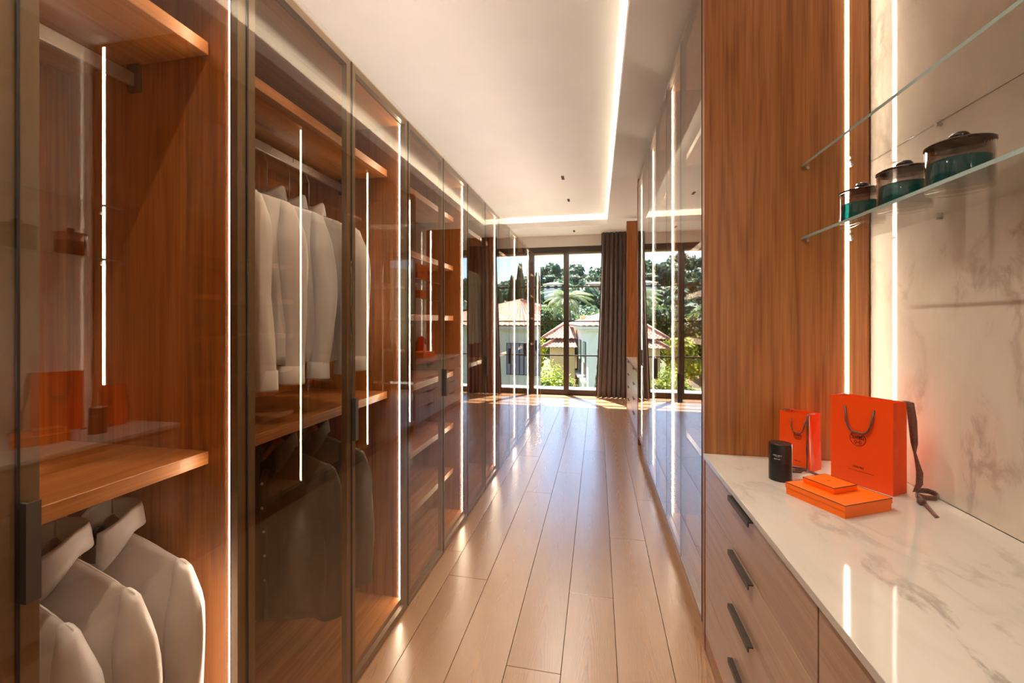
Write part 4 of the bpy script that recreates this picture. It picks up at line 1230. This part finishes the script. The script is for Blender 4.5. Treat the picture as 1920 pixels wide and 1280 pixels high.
# near shrubs and garden trees
tree('bright green rounded shrub in front of the ochre pavilion', (-1.2, 14.6, -3.75), 3.75, 1.15, leaf_bright, 1, 'bush', 7000, .055, cat='shrub', name='shrub')
tree('dense green shrub left of the bright rounded shrub', (-3.3, 15.2, -3.8), 3.7, 1.15, leaf_mid, 2, 'bush', 6000, .07, cat='shrub', name='shrub')
tree('tall loose shrub on the far left of the garden', (-6.2, 17.5, -4.0), 4.6, 1.5, leaf_olive, 3, 'bush', 6000, .08, cat='shrub', name='shrub')
tree('narrow dark hedge column at the corner of the pale villa', (.17, 19.0, -5.5), 6.6, .38, leaf_cyp, 5, 'cypress', 2600, .14, cat='shrub', name='hedge_column')
for k_, (x_, y_, h_, r_, lb) in enumerate(((3.4, 47, 8.6, 1.0, 'lowest cypress at the left edge of the group behind the villa'), (4.7, 46, 10.4, .95, 'second cypress from the left behind the pale villa'), (5.7, 47.5, 12.3, .95, 'tallest cypress in the group behind the pale villa'),
        (6.7, 46.5, 11.5, .95, 'pointed cypress right beside the tallest one'), (7.7, 47, 10.2, 1.0, 'slim cypress on the right of the cypress group'), (8.9, 46, 8.4, 1.1, 'short cypress at the right end of the group'))):
    tree(lb, (x_, y_, -4.2), h_, r_, leaf_cyp, 70 + k_, 'cypress', 3600, .42, 'cypresses behind the villa', name='cypress')
mids = [(-7.2, 40, 7.2, 2.8, leaf_olive, 'olive toned tree left of the palm'), (-6.2, 37, 6.0, 1.8, leaf_bright, 'light green tree in front of the palm'), (0.2, 54, 8.8, 3.0, leaf_mid, 'dark leafy tree right of the palm'),
        (1.3, 58, 9.0, 3.4, leaf_mid, 'round tree beyond the pale villa roof'), (2.2, 66, 11.5, 2.4, leaf_olive, 'ochre green tree under the pink villa'), (-10.4, 50, 9.0, 3.3, leaf_mid, 'broad tree on the left of the valley'),
        (-12.2, 40, 7.8, 3.0, leaf_olive, 'yellowish tree at the far left of the valley'), (-6.4, 60, 10.2, 3.6, leaf_mid, 'large tree behind the palm'), (-3.4, 70, 10.4, 3.8, leaf_pine, 'dark tree below the hilltop villas'),
        (-11.5, 62, 11.8, 4.2, leaf_pine, 'tall dark tree on the left below the hill'), (-15.5, 58, 11.6, 4.2, leaf_mid, 'big crowned tree at the left edge'), (-7.4, 27, 5.4, 1.9, leaf_mid, 'small tree left of the pavilion roofs'),
        (-10.2, 29, 6.4, 2.3, leaf_olive, 'loose tree at the left garden boundary'), (10.5, 52, 9.0, 3.4, leaf_mid, 'tree right of the cypress group'), (13.5, 56, 10.0, 3.6, leaf_olive, 'pale green tree at the right of the valley'),
        (-8.8, 21, 5.2, 1.9, leaf_mid, 'leafy tree close to the left boundary'), (5.2, 72, 11.8, 3.8, leaf_pine, 'dark tree behind the cypress group')]
for i, (x, y, H_, R_, m_, lb) in enumerate(mids):
    tree(lb, (x, y, -5.4 if y < 55 else hill_z(x, y) - .3), H_, R_, m_, 40 + i, 'round', 2400, .26 if y > 35 else .16, 'garden trees beyond the houses')
